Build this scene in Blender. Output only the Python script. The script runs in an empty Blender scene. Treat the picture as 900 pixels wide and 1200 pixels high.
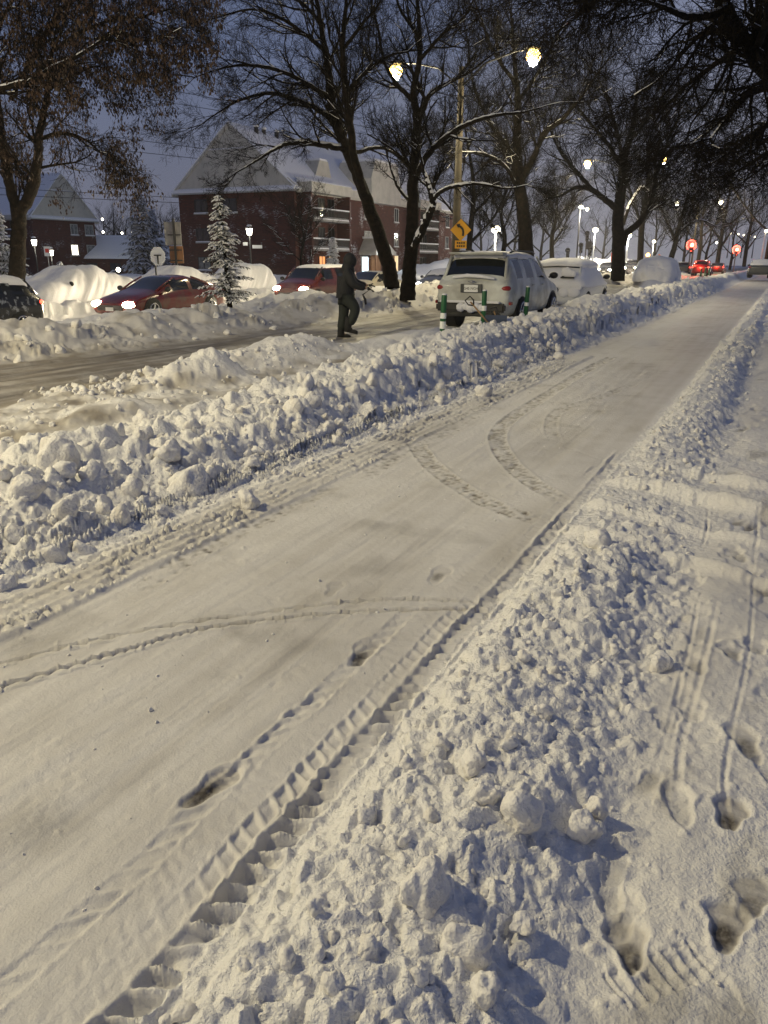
import bpy, bmesh, math, random
import numpy as np
from mathutils import Vector, Matrix, Euler
R = math.radians
random.seed(7)
SC = bpy.context.scene
COL = SC.collection
AZ = R(26.57)
U = (math.sin(AZ), math.cos(AZ)); W = (-math.cos(AZ), math.sin(AZ))   # along the street / across it to the left
FPX, PITCH, CAMH = 901.0, R(18.2), 1.6
def P(s, w, z=0.0): return Vector((U[0]*s + W[0]*w, U[1]*s + W[1]*w, z))
def sw(X, Y): return (U[0]*X + U[1]*Y, W[0]*X + W[1]*Y)
def ray(x, y):
    v = 600 - y
    return ((x-450), FPX*math.cos(PITCH)+v*math.sin(PITCH), v*math.cos(PITCH)-FPX*math.sin(PITCH))
def gp(x, y, z=0.0):                       # point of the level z seen at photo position x, y
    d = ray(x, y); t = (z-CAMH)/d[2]; return Vector((d[0]*t, d[1]*t, z))
def at(x, y, Y):                           # point at depth Y
    d = ray(x, y); t = Y/d[1]; return Vector((d[0]*t, Y, CAMH+d[2]*t))

# ------------------------------------------------------------------ materials
def mat(name, col, rough=0.6, metal=0.0, emit=None, es=0.0, noise=None, bump=None, spec=0.5, coat=0.0):
    m = bpy.data.materials.new(name); m.use_nodes = True
    nt = m.node_tree; b = nt.nodes['Principled BSDF']
    b.inputs['Base Color'].default_value = (*col, 1); b.inputs['Roughness'].default_value = rough
    b.inputs['Metallic'].default_value = metal; b.inputs['Specular IOR Level'].default_value = spec
    b.inputs['Coat Weight'].default_value = coat
    if emit: b.inputs['Emission Color'].default_value = (*emit, 1); b.inputs['Emission Strength'].default_value = es
    tc = nt.nodes.new('ShaderNodeTexCoord')
    if noise:
        sc, col2, lo, hi = noise
        n = nt.nodes.new('ShaderNodeTexNoise'); n.inputs['Scale'].default_value = sc; n.inputs['Detail'].default_value = 6
        r = nt.nodes.new('ShaderNodeMapRange'); r.inputs[1].default_value = lo; r.inputs[2].default_value = hi
        x = nt.nodes.new('ShaderNodeMix'); x.data_type = 'RGBA'
        x.inputs[6].default_value = (*col, 1); x.inputs[7].default_value = (*col2, 1)
        nt.links.new(tc.outputs['Object'], n.inputs['Vector']); nt.links.new(n.outputs['Fac'], r.inputs[0])
        nt.links.new(r.outputs[0], x.inputs[0]); nt.links.new(x.outputs[2], b.inputs['Base Color'])
    if bump:
        sc, st, dist = bump
        n = nt.nodes.new('ShaderNodeTexNoise'); n.inputs['Scale'].default_value = sc; n.inputs['Detail'].default_value = 5
        bp = nt.nodes.new('ShaderNodeBump'); bp.inputs['Strength'].default_value = st; bp.inputs['Distance'].default_value = dist
        nt.links.new(tc.outputs['Object'], n.inputs['Vector']); nt.links.new(n.outputs['Fac'], bp.inputs['Height'])
        nt.links.new(bp.outputs[0], b.inputs['Normal'])
    return m
M = {}
M['snow'] = mat('fresh_snow', (.80,.80,.82), .55, bump=(40,.5,.02), spec=.3)
M['snow_clod'] = mat('clod_snow', (.80,.79,.78), .6, noise=(9,(.66,.63,.58),.45,.75), bump=(55,.9,.016), spec=.3)
M['bark'] = mat('dark_bark', (.008,.007,.006), .9, noise=(6,(.020,.015,.011),.4,.7), bump=(14,.9,.05), spec=.08)
M['twig'] = mat('twig', (.010,.008,.006), .85, spec=.08)
M['leaf'] = mat('dry_leaf', (.042,.024,.012), .75, noise=(2,(.045,.022,.012),.4,.65))
M['needle'] = mat('spruce_needles', (.012,.022,.016), .8, noise=(3,(.03,.045,.03),.4,.7))
M['black'] = mat('black_plastic', (.012,.012,.013), .5)
M['rubber'] = mat('rubber', (.015,.015,.015), .85)
M['metal'] = mat('galvanised_steel', (.30,.31,.32), .45, .8)
M['darkmetal'] = mat('dark_painted_steel', (.03,.03,.032), .5, .3)
M['brownpole'] = mat('weathered_pole', (.045,.034,.02), .8, noise=(5,(.022,.018,.012),.4,.7))
M['glass'] = mat('dark_glass', (.008,.009,.011), .08, spec=.7)
M['carglass'] = mat('car_glass', (.010,.012,.013), .06, spec=.8)
M['chrome'] = mat('alloy', (.55,.56,.58), .25, .9)
M['headlight'] = mat('lit_headlight', (1,.95,.8), .3, emit=(1,.86,.58), es=90)
M['headwhite'] = mat('lit_headlight_white', (1,1,1), .3, emit=(.95,.97,1), es=30)
M['taillit'] = mat('lit_taillight', (.7,.05,.03), .3, emit=(1,.06,.03), es=7)
M['taildull'] = mat('tail_lens', (.28,.02,.02), .2)
M['redlight'] = mat('red_signal_lens', (1,.05,.03), .3, emit=(1,.035,.02), es=60)
M['lampwarm'] = mat('lit_lamp_lens', (1,.9,.6), .3, emit=(1,.64,.18), es=16)
M['lampwhite'] = mat('lit_lamp_white', (1,1,.9), .3, emit=(1,.90,.62), es=5)
M['halo'] = mat('signal_halo_disc', (.55,.55,.55), .7)  # pale disc added to catch the red lamp and imitate its halo
M['bulb'] = mat('glowing_bulb', (1,1,.9), .3, emit=(1,.93,.70), es=120)
M['lampcool'] = mat('lit_globe', (1,1,.95), .3, emit=(1,.93,.75), es=14)
M['winlit'] = mat('lit_window', (.8,.6,.35), .4, emit=(1,.72,.36), es=.9)
M['winorange'] = mat('curtained_lit_window', (.8,.3,.1), .4, emit=(1,.42,.14), es=.8)
M['winwhite'] = mat('bright_lit_window', (.9,.9,.8), .4, emit=(1,.92,.7), es=4)
M['doorlit'] = mat('lit_door_glass', (.8,.9,1), .4, emit=(.72,.92,1), es=3.5)
M['curtain'] = mat('window_with_blind', (.22,.23,.22), .5, noise=(3,(.08,.085,.09),.4,.6), spec=.6)
M['frame'] = mat('white_window_frame', (.42,.42,.40), .6)
M['shingle'] = mat('roof_shingle', (.50,.475,.42), .85, noise=(1.2,(.40,.385,.34),.4,.7), bump=(9,.5,.03))
M['concrete'] = mat('concrete', (.30,.29,.27), .85, noise=(4,(.22,.21,.2),.4,.7))
M['woodpanel'] = mat('wood_panel', (.28,.13,.05), .7, noise=(3,(.2,.09,.035),.4,.7))
M['green'] = mat('bollard_green', (.012,.10,.035), .45)
M['reflect'] = mat('reflective_white', (.85,.87,.85), .4)
M['sign_yellow'] = mat('sign_yellow', (.72,.36,.02), .5)
M['sign_white'] = mat('sign_white', (.75,.76,.74), .5)
M['orange'] = mat('orange_plastic', (.75,.22,.03), .6)
M['redsign'] = mat('red_banner', (.65,.06,.04), .6)
M['jacket'] = mat('black_jacket', (.014,.015,.017), .8, bump=(12,.6,.03))
M['pants'] = mat('dark_trousers', (.022,.027,.024), .85, bump=(10,.6,.03))
M['skin'] = mat('skin', (.30,.17,.11), .6)
M['blueblade'] = mat('blue_grey_plastic', (.07,.09,.14), .5)
M['wood'] = mat('shovel_wood', (.28,.18,.09), .7)

def brick_mat():
    m = bpy.data.materials.new('brown_brick'); m.use_nodes = True
    nt = m.node_tree; b = nt.nodes['Principled BSDF']; b.inputs['Roughness'].default_value = .9
    tc = nt.nodes.new('ShaderNodeTexCoord')
    sp = nt.nodes.new('ShaderNodeSeparateXYZ'); nt.links.new(tc.outputs['Object'], sp.inputs[0])
    ad = nt.nodes.new('ShaderNodeMath'); nt.links.new(sp.outputs[0], ad.inputs[0]); nt.links.new(sp.outputs[1], ad.inputs[1])
    cb = nt.nodes.new('ShaderNodeCombineXYZ'); nt.links.new(ad.outputs[0], cb.inputs[0]); nt.links.new(sp.outputs[2], cb.inputs[1])
    br = nt.nodes.new('ShaderNodeTexBrick'); br.inputs['Scale'].default_value = 1
    br.inputs['Color1'].default_value = (.060,.013,.009,1); br.inputs['Color2'].default_value = (.095,.022,.014,1)
    br.inputs['Mortar'].default_value = (.05,.034,.028,1)
    br.inputs['Brick Width'].default_value = .42; br.inputs['Row Height'].default_value = .14; br.inputs['Mortar Size'].default_value = .014
    nt.links.new(cb.outputs[0], br.inputs['Vector'])
    n = nt.nodes.new('ShaderNodeTexNoise'); n.inputs['Scale'].default_value = .55; n.inputs['Detail'].default_value = 7
    n2 = nt.nodes.new('ShaderNodeTexNoise'); n2.inputs['Scale'].default_value = 5; n2.inputs['Detail'].default_value = 3
    mp = nt.nodes.new('ShaderNodeMapping'); mp.inputs['Scale'].default_value = (.5,.5,4)
    nt.links.new(tc.outputs['Object'], n.inputs['Vector']); nt.links.new(tc.outputs['Object'], mp.inputs[0]); nt.links.new(mp.outputs[0], n2.inputs['Vector'])
    mu = nt.nodes.new('ShaderNodeMath'); mu.operation = 'MULTIPLY'; nt.links.new(n.outputs[0], mu.inputs[0]); nt.links.new(n2.outputs[0], mu.inputs[1])
    r = nt.nodes.new('ShaderNodeMapRange'); r.inputs[1].default_value = .33; r.inputs[2].default_value = .42
    nt.links.new(mu.outputs[0], r.inputs[0])
    x = nt.nodes.new('ShaderNodeMix'); x.data_type = 'RGBA'; x.inputs[7].default_value = (.5,.5,.52,1)   # wind-blown snow stuck to the brick
    nt.links.new(r.outputs[0], x.inputs[0]); nt.links.new(br.outputs['Color'], x.inputs[6]); nt.links.new(x.outputs[2], b.inputs['Base Color'])
    return m
M['brick'] = brick_mat()

# ------------------------------------------------------------------ mesh helpers
def tag(o, label=None, cat=None, group=None, kind=None):
    if label: o['label'] = label
    if cat: o['category'] = cat
    if group: o['group'] = group
    if kind: o['kind'] = kind
    return o
def empty(name, loc, rz=0, label=None, cat=None, group=None):
    o = bpy.data.objects.new(name, None); COL.objects.link(o); o.location = loc; o.rotation_euler = (0,0,rz)
    o.empty_display_size = .2
    return tag(o, label, cat, group)
def link(name, me, m, parent=None, smooth=False):
    if m is not None: me.materials.clear(); me.materials.append(m)
    if smooth: me.polygons.foreach_set('use_smooth', [True]*len(me.polygons))
    o = bpy.data.objects.new(name, me); COL.objects.link(o)
    if parent is not None: o.parent = parent
    return o
def npmesh(name, V, F, m, parent=None, smooth=False):
    V = np.asarray(V, np.float32).reshape(-1,3); F = np.asarray(F, np.int32); k = F.shape[1]; n = len(F)
    me = bpy.data.meshes.new(name); me.vertices.add(len(V)); me.vertices.foreach_set('co', V.ravel())
    me.loops.add(n*k); me.loops.foreach_set('vertex_index', F.ravel())
    me.polygons.add(n); me.polygons.foreach_set('loop_start', np.arange(0, n*k, k, dtype=np.int32))
    if smooth: me.polygons.foreach_set('use_smooth', np.ones(n, bool))
    me.update(calc_edges=True); me.validate()
    return link(name, me, m, parent)
class MB:
    def __init__(s): s.v = []; s.f = []
    def add(s, vs, fs):
        n = len(s.v); s.v += [tuple(v) for v in vs]; s.f += [tuple(i+n for i in f) for f in fs]; return s
    def box(s, c, d, rz=0, rot=None):
        Rm = (rot or Euler((0,0,rz))).to_matrix(); c = Vector(c); vs = []
        for x in (-.5,.5):
            for y in (-.5,.5):
                for z in (-.5,.5): vs.append(c + Rm @ Vector((x*d[0], y*d[1], z*d[2])))
        return s.add(vs, [(0,1,3,2),(4,6,7,5),(0,4,5,1),(2,3,7,6),(0,2,6,4),(1,5,7,3)])
    def tube(s, pts, rad, n=8, caps=True):
        pts = [Vector(p) for p in pts]
        if not hasattr(rad, '__len__'): rad = [rad]*len(pts)
        up = Vector((.13,.07,1)); vs = []; fs = []; a = None
        for i, p in enumerate(pts):
            t = (pts[min(i+1,len(pts)-1)] - pts[max(i-1,0)]).normalized()
            if a is None:
                a = t.cross(up)
                if a.length < .25: a = t.cross(Vector((1,0,0)))
            else: a = a - t*a.dot(t)
            a.normalize(); b = t.cross(a)
            for k in range(n):
                q = 2*math.pi*k/n; vs.append(p + (a*math.cos(q) + b*math.sin(q))*rad[i])
        for i in range(len(pts)-1):
            for k in range(n):
                k2 = (k+1)%n; fs.append((i*n+k, i*n+k2, (i+1)*n+k2, (i+1)*n+k))
        if caps: fs.append(tuple(range(n-1,-1,-1))); fs.append(tuple((len(pts)-1)*n+k for k in range(n)))
        return s.add(vs, fs)
    def prism(s, poly, o, ax, ay, d):        # polygon in plane (ax, ay) at o, extruded by vector d
        o = Vector(o); ax = Vector(ax); ay = Vector(ay); d = Vector(d); n = len(poly)
        vs = [o+ax*a+ay*b for a, b in poly]; vs += [v+d for v in vs]
        fs = [tuple(range(n)), tuple(range(2*n-1, n-1, -1))] + [(i, (i+n), (i+1)%n+n, (i+1)%n) for i in range(n)]
        return s.add(vs, fs)
    def ball(s, c, r, n=8, squash=(1,1,1)):
        c = Vector(c); vs = []; fs = []
        for i in range(n+1):
            th = math.pi*i/n
            for k in range(2*n):
                ph = math.pi*k/n; vs.append(c + Vector((r*squash[0]*math.sin(th)*math.cos(ph), r*squash[1]*math.sin(th)*math.sin(ph), r*squash[2]*math.cos(th))))
        for i in range(n):
            for k in range(2*n):
                k2 = (k+1)%(2*n); fs.append((i*2*n+k, (i+1)*2*n+k, (i+1)*2*n+k2, i*2*n+k2))
        return s.add(vs, fs)
    def build(s, name, m, parent=None, smooth=False, bevel=0):
        me = bpy.data.meshes.new(name); me.from_pydata(s.v, [], s.f)
        bm = bmesh.new(); bm.from_mesh(me); bmesh.ops.remove_doubles(bm, verts=bm.verts, dist=1e-5)
        bmesh.ops.recalc_face_normals(bm, faces=bm.faces)
        if bevel: bmesh.ops.bevel(bm, geom=bm.edges[:], offset=bevel, segments=2, affect='EDGES', clamp_overlap=True)
        bm.to_mesh(me); bm.free()
        return link(name, me, m, parent, smooth)
# ------------------------------------------------------------------ noise
def ss(a, b, x):
    t = np.clip((x-a)/(b-a), 0, 1); return t*t*(3-2*t)
_tab = np.random.RandomState(3).rand(256,256).astype(np.float32)*2-1
def noise(x, y, seed=0):
    x = np.asarray(x)+seed*17.37; y = np.asarray(y)+seed*9.71
    xi = np.floor(x).astype(np.int64); yi = np.floor(y).astype(np.int64); fx = x-xi; fy = y-yi
    fx = fx*fx*(3-2*fx); fy = fy*fy*(3-2*fy)
    a = _tab[xi&255, yi&255]; b = _tab[(xi+1)&255, yi&255]; c = _tab[xi&255,(yi+1)&255]; d = _tab[(xi+1)&255,(yi+1)&255]
    return (a*(1-fx)+b*fx)*(1-fy)+(c*(1-fx)+d*fx)*fy
def billow(x, y, o=3, seed=0):
    r = 0; a = 1; f = 1
    for i in range(o): r = r + a*(np.abs(noise(x*f, y*f, seed+i*5))-.3)*1.6; a *= .52; f *= 2.1; x, y = x*.8+y*.6, y*.8-x*.6
    return r
def fbm(x, y, o=4, seed=0):
    r = 0; a = 1; f = 1
    for i in range(o): r = r + a*noise(x*f, y*f, seed+i*3); a *= .5; f *= 2.03
    return r
# ------------------------------------------------------------------ the snow-covered ground, one sheet
def macro(s, w):
    n = fbm(s*.35, w*.35, 4, 1); n2 = fbm(s*1.6, w*1.6, 4, 5); nl = fbm(s*.9, w*0+3, 4, 9)
    z = -.4*ss(14.2,17.5,w)*(1-ss(60,88,s)*(1-ss(30,45,w))) - .8*ss(58,80,w) + .9*ss(-4,-14,w)*ss(20,60,s)
    z = z + .006*n
    # left bank
    H = (.235 + .19*ss(4.5,11,s) + .13*ss(14,22,s))*(1+.16*nl)
    c0 = 3.30 + .10*nl
    skirt = .26*ss(c0, c0+.5, w); wall = ss(c0+.40+.06*n2+.05*nl, c0+.78+.06*n2+.05*nl, w)
    prof = np.maximum(skirt, 0)*(1-wall) + wall
    fall = 1-ss(4.75+.12*nl, 5.55+.2*nl, w)
    z = z + H*prof*fall*(1+.10*n2)
    # parking lane and mounds beside it
    inl = ss(5.0,5.6,w)*(1-ss(7.4,8.0,w))
    z = z + inl*(.03+.035*n2+.03*n)*(1-ss(16,17.5,s)*.5)
    for (a,b,ra,rb,h) in ((8.2,6.85,.75,.5,.36),(10.6,7.2,1.9,.8,.30),(12.6,6.3,1.2,.5,.18),(6.1,6.0,1.0,.5,.14),(3.6,6.9,1.6,.8,.12)):
        d = ((s-a)/ra)**2+((w-b)/rb)**2; z = z + h*np.exp(-d*1.4)*(1+.25*n2)
    z = z + .55*np.exp(-((s-52)/3.4)**4)*np.exp(-((w-7.1)/1.6)**4)*(1+.25*n2) + .30*np.exp(-((s-27.5)/2.9)**4)*np.exp(-((w-6.4)/1.3)**4)*(1+.3*n2)
    # traffic lane, ploughed, rutted lengthwise
    lane = ss(7.4,7.8,w)*(1-ss(10.6,11.3,w))
    z = z + lane*.022*fbm(s*.5, w*5.5, 3, 21)
    # median bank
    nm = fbm(s*.5, w*.8, 4, 31)
    Hm = (.30+.18*ss(15.5,22,s))*(1-.75*ss(55,78,s))*(1+.35*nm)
    pm = ss(10.6+.3*nl,12.2,w)*(1-ss(13.6,15.6,w))
    z = z + pm*(Hm+.07*n2)+ (.07+.08*ss(14,20,s))*np.exp(-((w-12.-.2*nm)/.6)**2)*(1+.6*n2)
    # churned far carriageway and its outer bank, then lawns
    z = z + ss(15.6,16.2,w)*(1-ss(21,21.8,w))*.04*fbm(s*.6, w*2.5, 3, 41)
    z = z + .42*ss(21.3,22.2,w)*(1-.6*ss(22.6,23.2,w))*(1+.4*nm+.3*n2) + ss(25,30,w)*.16*(1+n)
    # right bank between path and pavement
    cut = np.exp(-((s-4.75+.25*(w-.6))/.38)**2)*ss(-.2,.6,w)
    Hr = (.075+.03*nl+.03*ss(8,14,s))*(1-.72*ss(4.1,4.5,s+.3*(w-.6))*(1-ss(6.3,7.2,s)))
    cr = .08*fbm(s*.8, s*0+1, 3, 51)
    wr = 1-ss(.80+cr*.6,1.03+cr*.2,w); wl = ss(.17+cr*.7+.17*ss(2,4,s),.58+cr*.7,w)
    z = z + Hr*wr*wl*(1+.3*n2)
    for k,(a,h) in enumerate(((4.40,.07),(5.0,.05),(5.65,.08),(6.3,.05))):   # small ridges where a plough turned in
        d = (s-a-.30*(w-.6))/.05; z = z + h*np.exp(-d*d)*ss(-.6,.1,w)*(1-ss(.9,1.12,w))*(1+.5*n2)
    # pavement
    z = z + (1-ss(0,.3,w))*(.02+.010*n2)*ss(-6,-1,w) + (1-ss(-3.5,-1.5,w))*.16*(1+n)
    return z

def poly_sw(pts):
    r = []
    for x, y in pts: g = gp(x, y); r.append(sw(g.x, g.y))
    return r
def spl(pts, n=12):                          # Catmull-Rom through 2-D or 3-D points (tuples)
    P_ = [np.array(p, float) for p in pts]; P_ = [2*P_[0]-P_[1]] + P_ + [2*P_[-1]-P_[-2]]; out = []
    for i in range(1, len(P_)-2):
        for k in range(n):
            t = k/n; a,b,c,d = P_[i-1:i+3]
            out.append(.5*((2*b)+(-a+c)*t+(2*a-5*b+4*c-d)*t*t+(-a+3*b-3*c+d)*t**3))
    out.append(P_[-2]); return out

class Patch:
    def __init__(p, s0, s1, w0, w1, d):
        p.s0, p.w0, p.s1, p.w1, p.d = s0, w0, s1, w1, d
        p.S = np.arange(s0, s1, d); p.W = np.arange(w0, w1, d)
        p.gs, p.gw = np.meshgrid(p.S, p.W, indexing='ij')
        p.n1 = noise(p.gs*19, p.gw*19, 2)+.5*noise(p.gs*47, p.gw*47, 3); p.n2 = noise(p.gs*19, p.gw*19, 5)+.5*noise(p.gs*47, p.gw*47, 6); p.n3 = noise(p.gs*33, p.gw*33, 8)+.6*noise(p.gs*80, p.gw*80, 9)
        p.H = macro(p.gs, p.gw); p.dirt = np.zeros_like(p.H); p.bare = np.zeros_like(p.H)  # this mask holds real dirt plus shadow painted into the arc grooves
    def win(p, s, w, r):
        i0 = max(0, int((s-r-p.s0)/p.d)); i1 = min(len(p.S), int((s+r-p.s0)/p.d)+2)
        j0 = max(0, int((w-r-p.w0)/p.d)); j1 = min(len(p.W), int((w+r-p.w0)/p.d)+2)
        return (slice(i0,i1), slice(j0,j1)) if i1 > i0+1 and j1 > j0+1 else None
    def blob(p, s, w, r, h, rnd, z0):
        k = p.win(s, w, r*1.3)
        if k is None: return
        x = (p.gs[k]-s)/r+p.n1[k]*.30; y = (p.gw[k]-w)/r+p.n2[k]*.30
        a = rnd[0]*6.283; e = .75+.45*rnd[1]
        xr = (x*math.cos(a)+y*math.sin(a))*e; yr = (-x*math.sin(a)+y*math.cos(a))/e
        d = xr*xr+yr*yr
        top = np.sqrt(np.clip(1-d,0,1))
        for q in range(1 if rnd[6] < .6 else 3):                # flat facets
            b = rnd[2+q]*6.283; top = np.minimum(top, .50+.38*rnd[4+q]+ (math.cos(b)*x+math.sin(b)*y)*(.35+.55*rnd[5-q]))
        top = top*(.92+.30*p.n3[k])
        hh = z0+np.where(d < 1, top*h, -9)
        p.H[k] = np.maximum(p.H[k], hh)
    def sample(p, A, s, w):
        fi = np.clip((s-p.s0)/p.d, 0, len(p.S)-1.001); fj = np.clip((w-p.w0)/p.d, 0, len(p.W)-1.001)
        i = fi.astype(int); j = fj.astype(int); a = fi-i; b = fj-j
        return (A[i,j]*(1-a)+A[i+1,j]*a)*(1-b)+(A[i,j+1]*(1-a)+A[i+1,j+1]*a)*b
PA = Patch(-.9, 14, -1.3, 5.9, .006)
PB = Patch(12.8, 55, -1.6, 6.2, .022)
PC = Patch(-6, 62, 4.6, 24.5, .032)
rg = np.random.RandomState(11)
def scatter(patch, n, s0, s1, wc, wsd, r0, r1, pw=2.2, hk=(.7,1.1), sink=.25, wlim=None, keep=None):
    s = s0+(s1-s0)*rg.rand(n); w = wc(s)+wsd*rg.randn(n); r = r0+(r1-r0)*rg.rand(n)**pw
    z = macro(s, w); Q = rg.rand(n, 8)
    for i in range(n):
        if wlim and not (wlim[0] < w[i] < wlim[1]): continue
        if keep and not keep(s[i], w[i]): continue
        h = r[i]*(hk[0]+(hk[1]-hk[0])*Q[i,6]); patch.blob(s[i], w[i], r[i], h, Q[i], z[i]-sink*r[i]*Q[i,7])
nocut = lambda s, w: not (4.3 < s+.25*(w-.6) < 6.8) or random.random() < .28
def clump(s, w, k=1.1, t=-.15): return noise(s*k, w*k, 44) > t
lb_ = ss(3.3,3.6,PA.gw)
rough = ss(3.25,3.5,PA.gw)*(1-ss(5.4,5.8,PA.gw)) + ss(.18,.4,PA.gw)*(1-ss(.86,1.0,PA.gw))*(1-.75*ss(4.1,4.5,PA.gs)*(1-ss(6.3,7.2,PA.gs)))*(1-.3*ss(7,8,PA.gs))
wx = PA.gs+.05*noise(PA.gs*6,PA.gw*6,21); wy = PA.gw+.05*noise(PA.gs*6,PA.gw*6,22)
PA.H += rough*((.034+.05*lb_)*billow(wx*(6-2.5*lb_),wy*(6-2.5*lb_),3,12)+.016*billow(wx*19,wy*19,3,14))
rb_ = ss(3.3,3.6,PB.gw)*(1-ss(5.2,5.6,PB.gw)); PB.H += rb_*(.085*billow(PB.gs*2.8,PB.gw*2.8,4,12))+.012*fbm(PB.gs*9,PB.gw*9,2,12)*ss(.1,.3,PB.gw)*(1-ss(.8,1.0,PB.gw))
rc_ = ss(10.4,11.4,PC.gw)*(1-ss(15,15.8,PC.gw)) + ss(21.3,22,PC.gw); PC.H += rc_*(.06*billow(PC.gs*1.9,PC.gw*1.9,4,13))
kk = ss(5.3,5.8,PC.gw)*(1-ss(7.2,7.7,PC.gw)); PC.H += kk*.018*fbm(PC.gs*9,PC.gw*9,2,15)
# right bank
scatter(PA, 200, .4, 4.4, lambda s: .60+0*s, .18, .035, .075, 1.6, hk=(.5,.9), sink=.35, wlim=(.25,.93))
scatter(PA, 150, 4.4, 14, lambda s: .62+0*s, .16, .04, .10, 1.6, hk=(.5,.9), sink=.35, wlim=(.2,.95), keep=nocut)
scatter(PA, 1300, .3, 4.4, lambda s: .62+0*s, .22, .016, .045, 1.5, sink=.3, wlim=(.16,1.03))
scatter(PA, 2600, 4, 14, lambda s: .68+0*s, .17, .018, .055, 1.5, sink=.3, wlim=(.3,1.08), keep=nocut)
scatter(PA, 5500, .3, 14, lambda s: .58+0*s, .27, .006, .018, 1.6, wlim=(-.1,1.06))
scatter(PA, 2200, .4, 12, lambda s: -.05+0*s, .4, .004, .016, 2.2, hk=(.4,.8), wlim=(-1.2,.35))
side = 1-ss(.1,.35,PA.gw); q_ = fbm(PA.gs*3.4,PA.gw*3.4,4,17); PA.H += side*(.008*q_-.012*ss(.25,.6,fbm(PA.gs*5,PA.gw*5,3,18)))*(1+.0*q_)+side*.004*np.abs(fbm(PA.gs*22,PA.gw*22,3,19))*ss(-.2,.5,q_)
# left bank
scatter(PA, 260, .5, 14, lambda s: 4.1+0*s, .36, .09, .22, 1.5, hk=(.3,.6), sink=.8, wlim=(3.55,5.2))
scatter(PA, 900, .5, 14, lambda s: 3.85+0*s, .42, .035, .10, 1.8, hk=(.35,.7), sink=.5, wlim=(3.26,5.4))
scatter(PA, 3500, .5, 14, lambda s: 3.70+0*s, .38, .010, .032, 1.8, hk=(.4,.8), wlim=(3.12,5.4))
scatter(PA, 500, .5, 14, lambda s: 5.5+0*s, .3, .015, .05, wlim=(5.0,5.9))
# crumbs on the path
scatter(PA, 900, .5, 13, lambda s: 2.2+0*s, .75, .003, .013, 3, hk=(.3,.7), wlim=(1.25,3.1))
scatter(PA, 300, 2, 13, lambda s: 2.85+0*s, .15, .005, .016, 2, wlim=(2.5,3.3))
# farther along
scatter(PB, 700, 13, 55, lambda s: 4.15+0*s, .38, .14, .36, 1.5, hk=(.35,.7), sink=.6, wlim=(3.5,5.3))
scatter(PB, 2800, 13, 55, lambda s: 3.8+0*s, .4, .05, .13, 1.8, hk=(.5,1), sink=.5, wlim=(3.25,5.5))
scatter(PB, 1500, 13, 55, lambda s: .62+0*s, .2, .04, .11, 1.8, sink=.5, wlim=(.1,1.12))
scatter(PC, 1300, 2, 10, lambda s: 6.4+0*s, .7, .02, .06, 2.5, wlim=(5.2,7.6))
scatter(PC, 700, 6.3, 10.0, lambda s: 7.5+0*s, .35, .035, .10, 1.6, hk=(.6,.9))
scatter(PC, 2600, 0, 60, lambda s: 11.1+0*s, .45, .04, .11, 2, hk=(.4,.9), sink=.5, wlim=(10.3,15))
scatter(PC, 1500, 0, 60, lambda s: 12.8+0*s, 1.2, .05, .2, 2.2, hk=(.3,.7), sink=.6, wlim=(10.8,15.8))
scatter(PC, 260, 0, 60, lambda s: 12.4+0*s, .9, .2, .5, 1.6, hk=(.3,.55), sink=.6)
scatter(PC, 1400, 0, 60, lambda s: 22.1+0*s, .6, .08, .28, 2, hk=(.4,.8), sink=.5, wlim=(21.2,24.3))

# ---- tracks and prints pressed into the near patch
gs, gw = PA.gs, PA.gw
nz = fbm(gs*7, gw*7, 3, 61); nzf = fbm(gs*24, gw*24, 3, 65)
nzl = fbm(gs*1.2, gw*1.2, 3, 66)
def lug_row(wc, half, pitch, depth, s0, s1, skew=.25, ridge=.16, rough=.25, ph=0):
    k = (slice(None), slice(max(0,int((wc-half*1.6-PA.w0)/PA.d)), int((wc+half*1.6-PA.w0)/PA.d)+2))
    S_, W_ = gs[k], gw[k]; wob = .012*noise(S_*1.3, S_*0, 71)
    wob = wob+.008*noise(S_*9, S_*0, 72); t = (W_-wc-wob)/half
    ph_ = (S_+skew*pitch*t+.02*noise(S_*3,W_*3,73)+.012*noise(S_*13,W_*13,74)+ph)/pitch; fr = np.abs(ph_-np.round(ph_))*2        # 0 at ridge, 1 mid-cell
    cell = ss(ridge, ridge+.22, fr)*(1-ss(.72,.98,np.abs(t)))
    amp = ss(s0-.1,s0+.1,S_)*(1-ss(s1-.5,s1+.3,S_))*np.clip(.9+rough*2*noise(S_*2.2,W_*9,75),.45,1.3)
    rim = np.exp(-((np.abs(t)-1.05)/.16)**2)+np.exp(-(fr/.22)**2)*(np.abs(t)<1)*.8
    crumb = .5*noise(S_*38, W_*38, 77)
    amp = amp*np.clip(.8+.9*noise(S_*5.5,W_*14,76)+.5*noise(S_*17,W_*20,78),.35,1.5); PA.H[k] += amp*(-depth*cell + depth*.38*rim*(1+.8*crumb) + depth*.55*crumb*(np.abs(t)<1.3))
flat = ss(2.82,2.88,gw)*(1-ss(3.25,3.34,gw))
base_ = .018+.004*noise(gs*2,gw*2,64); PA.H = PA.H*(1-flat*.8)+base_*flat*.8
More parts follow.
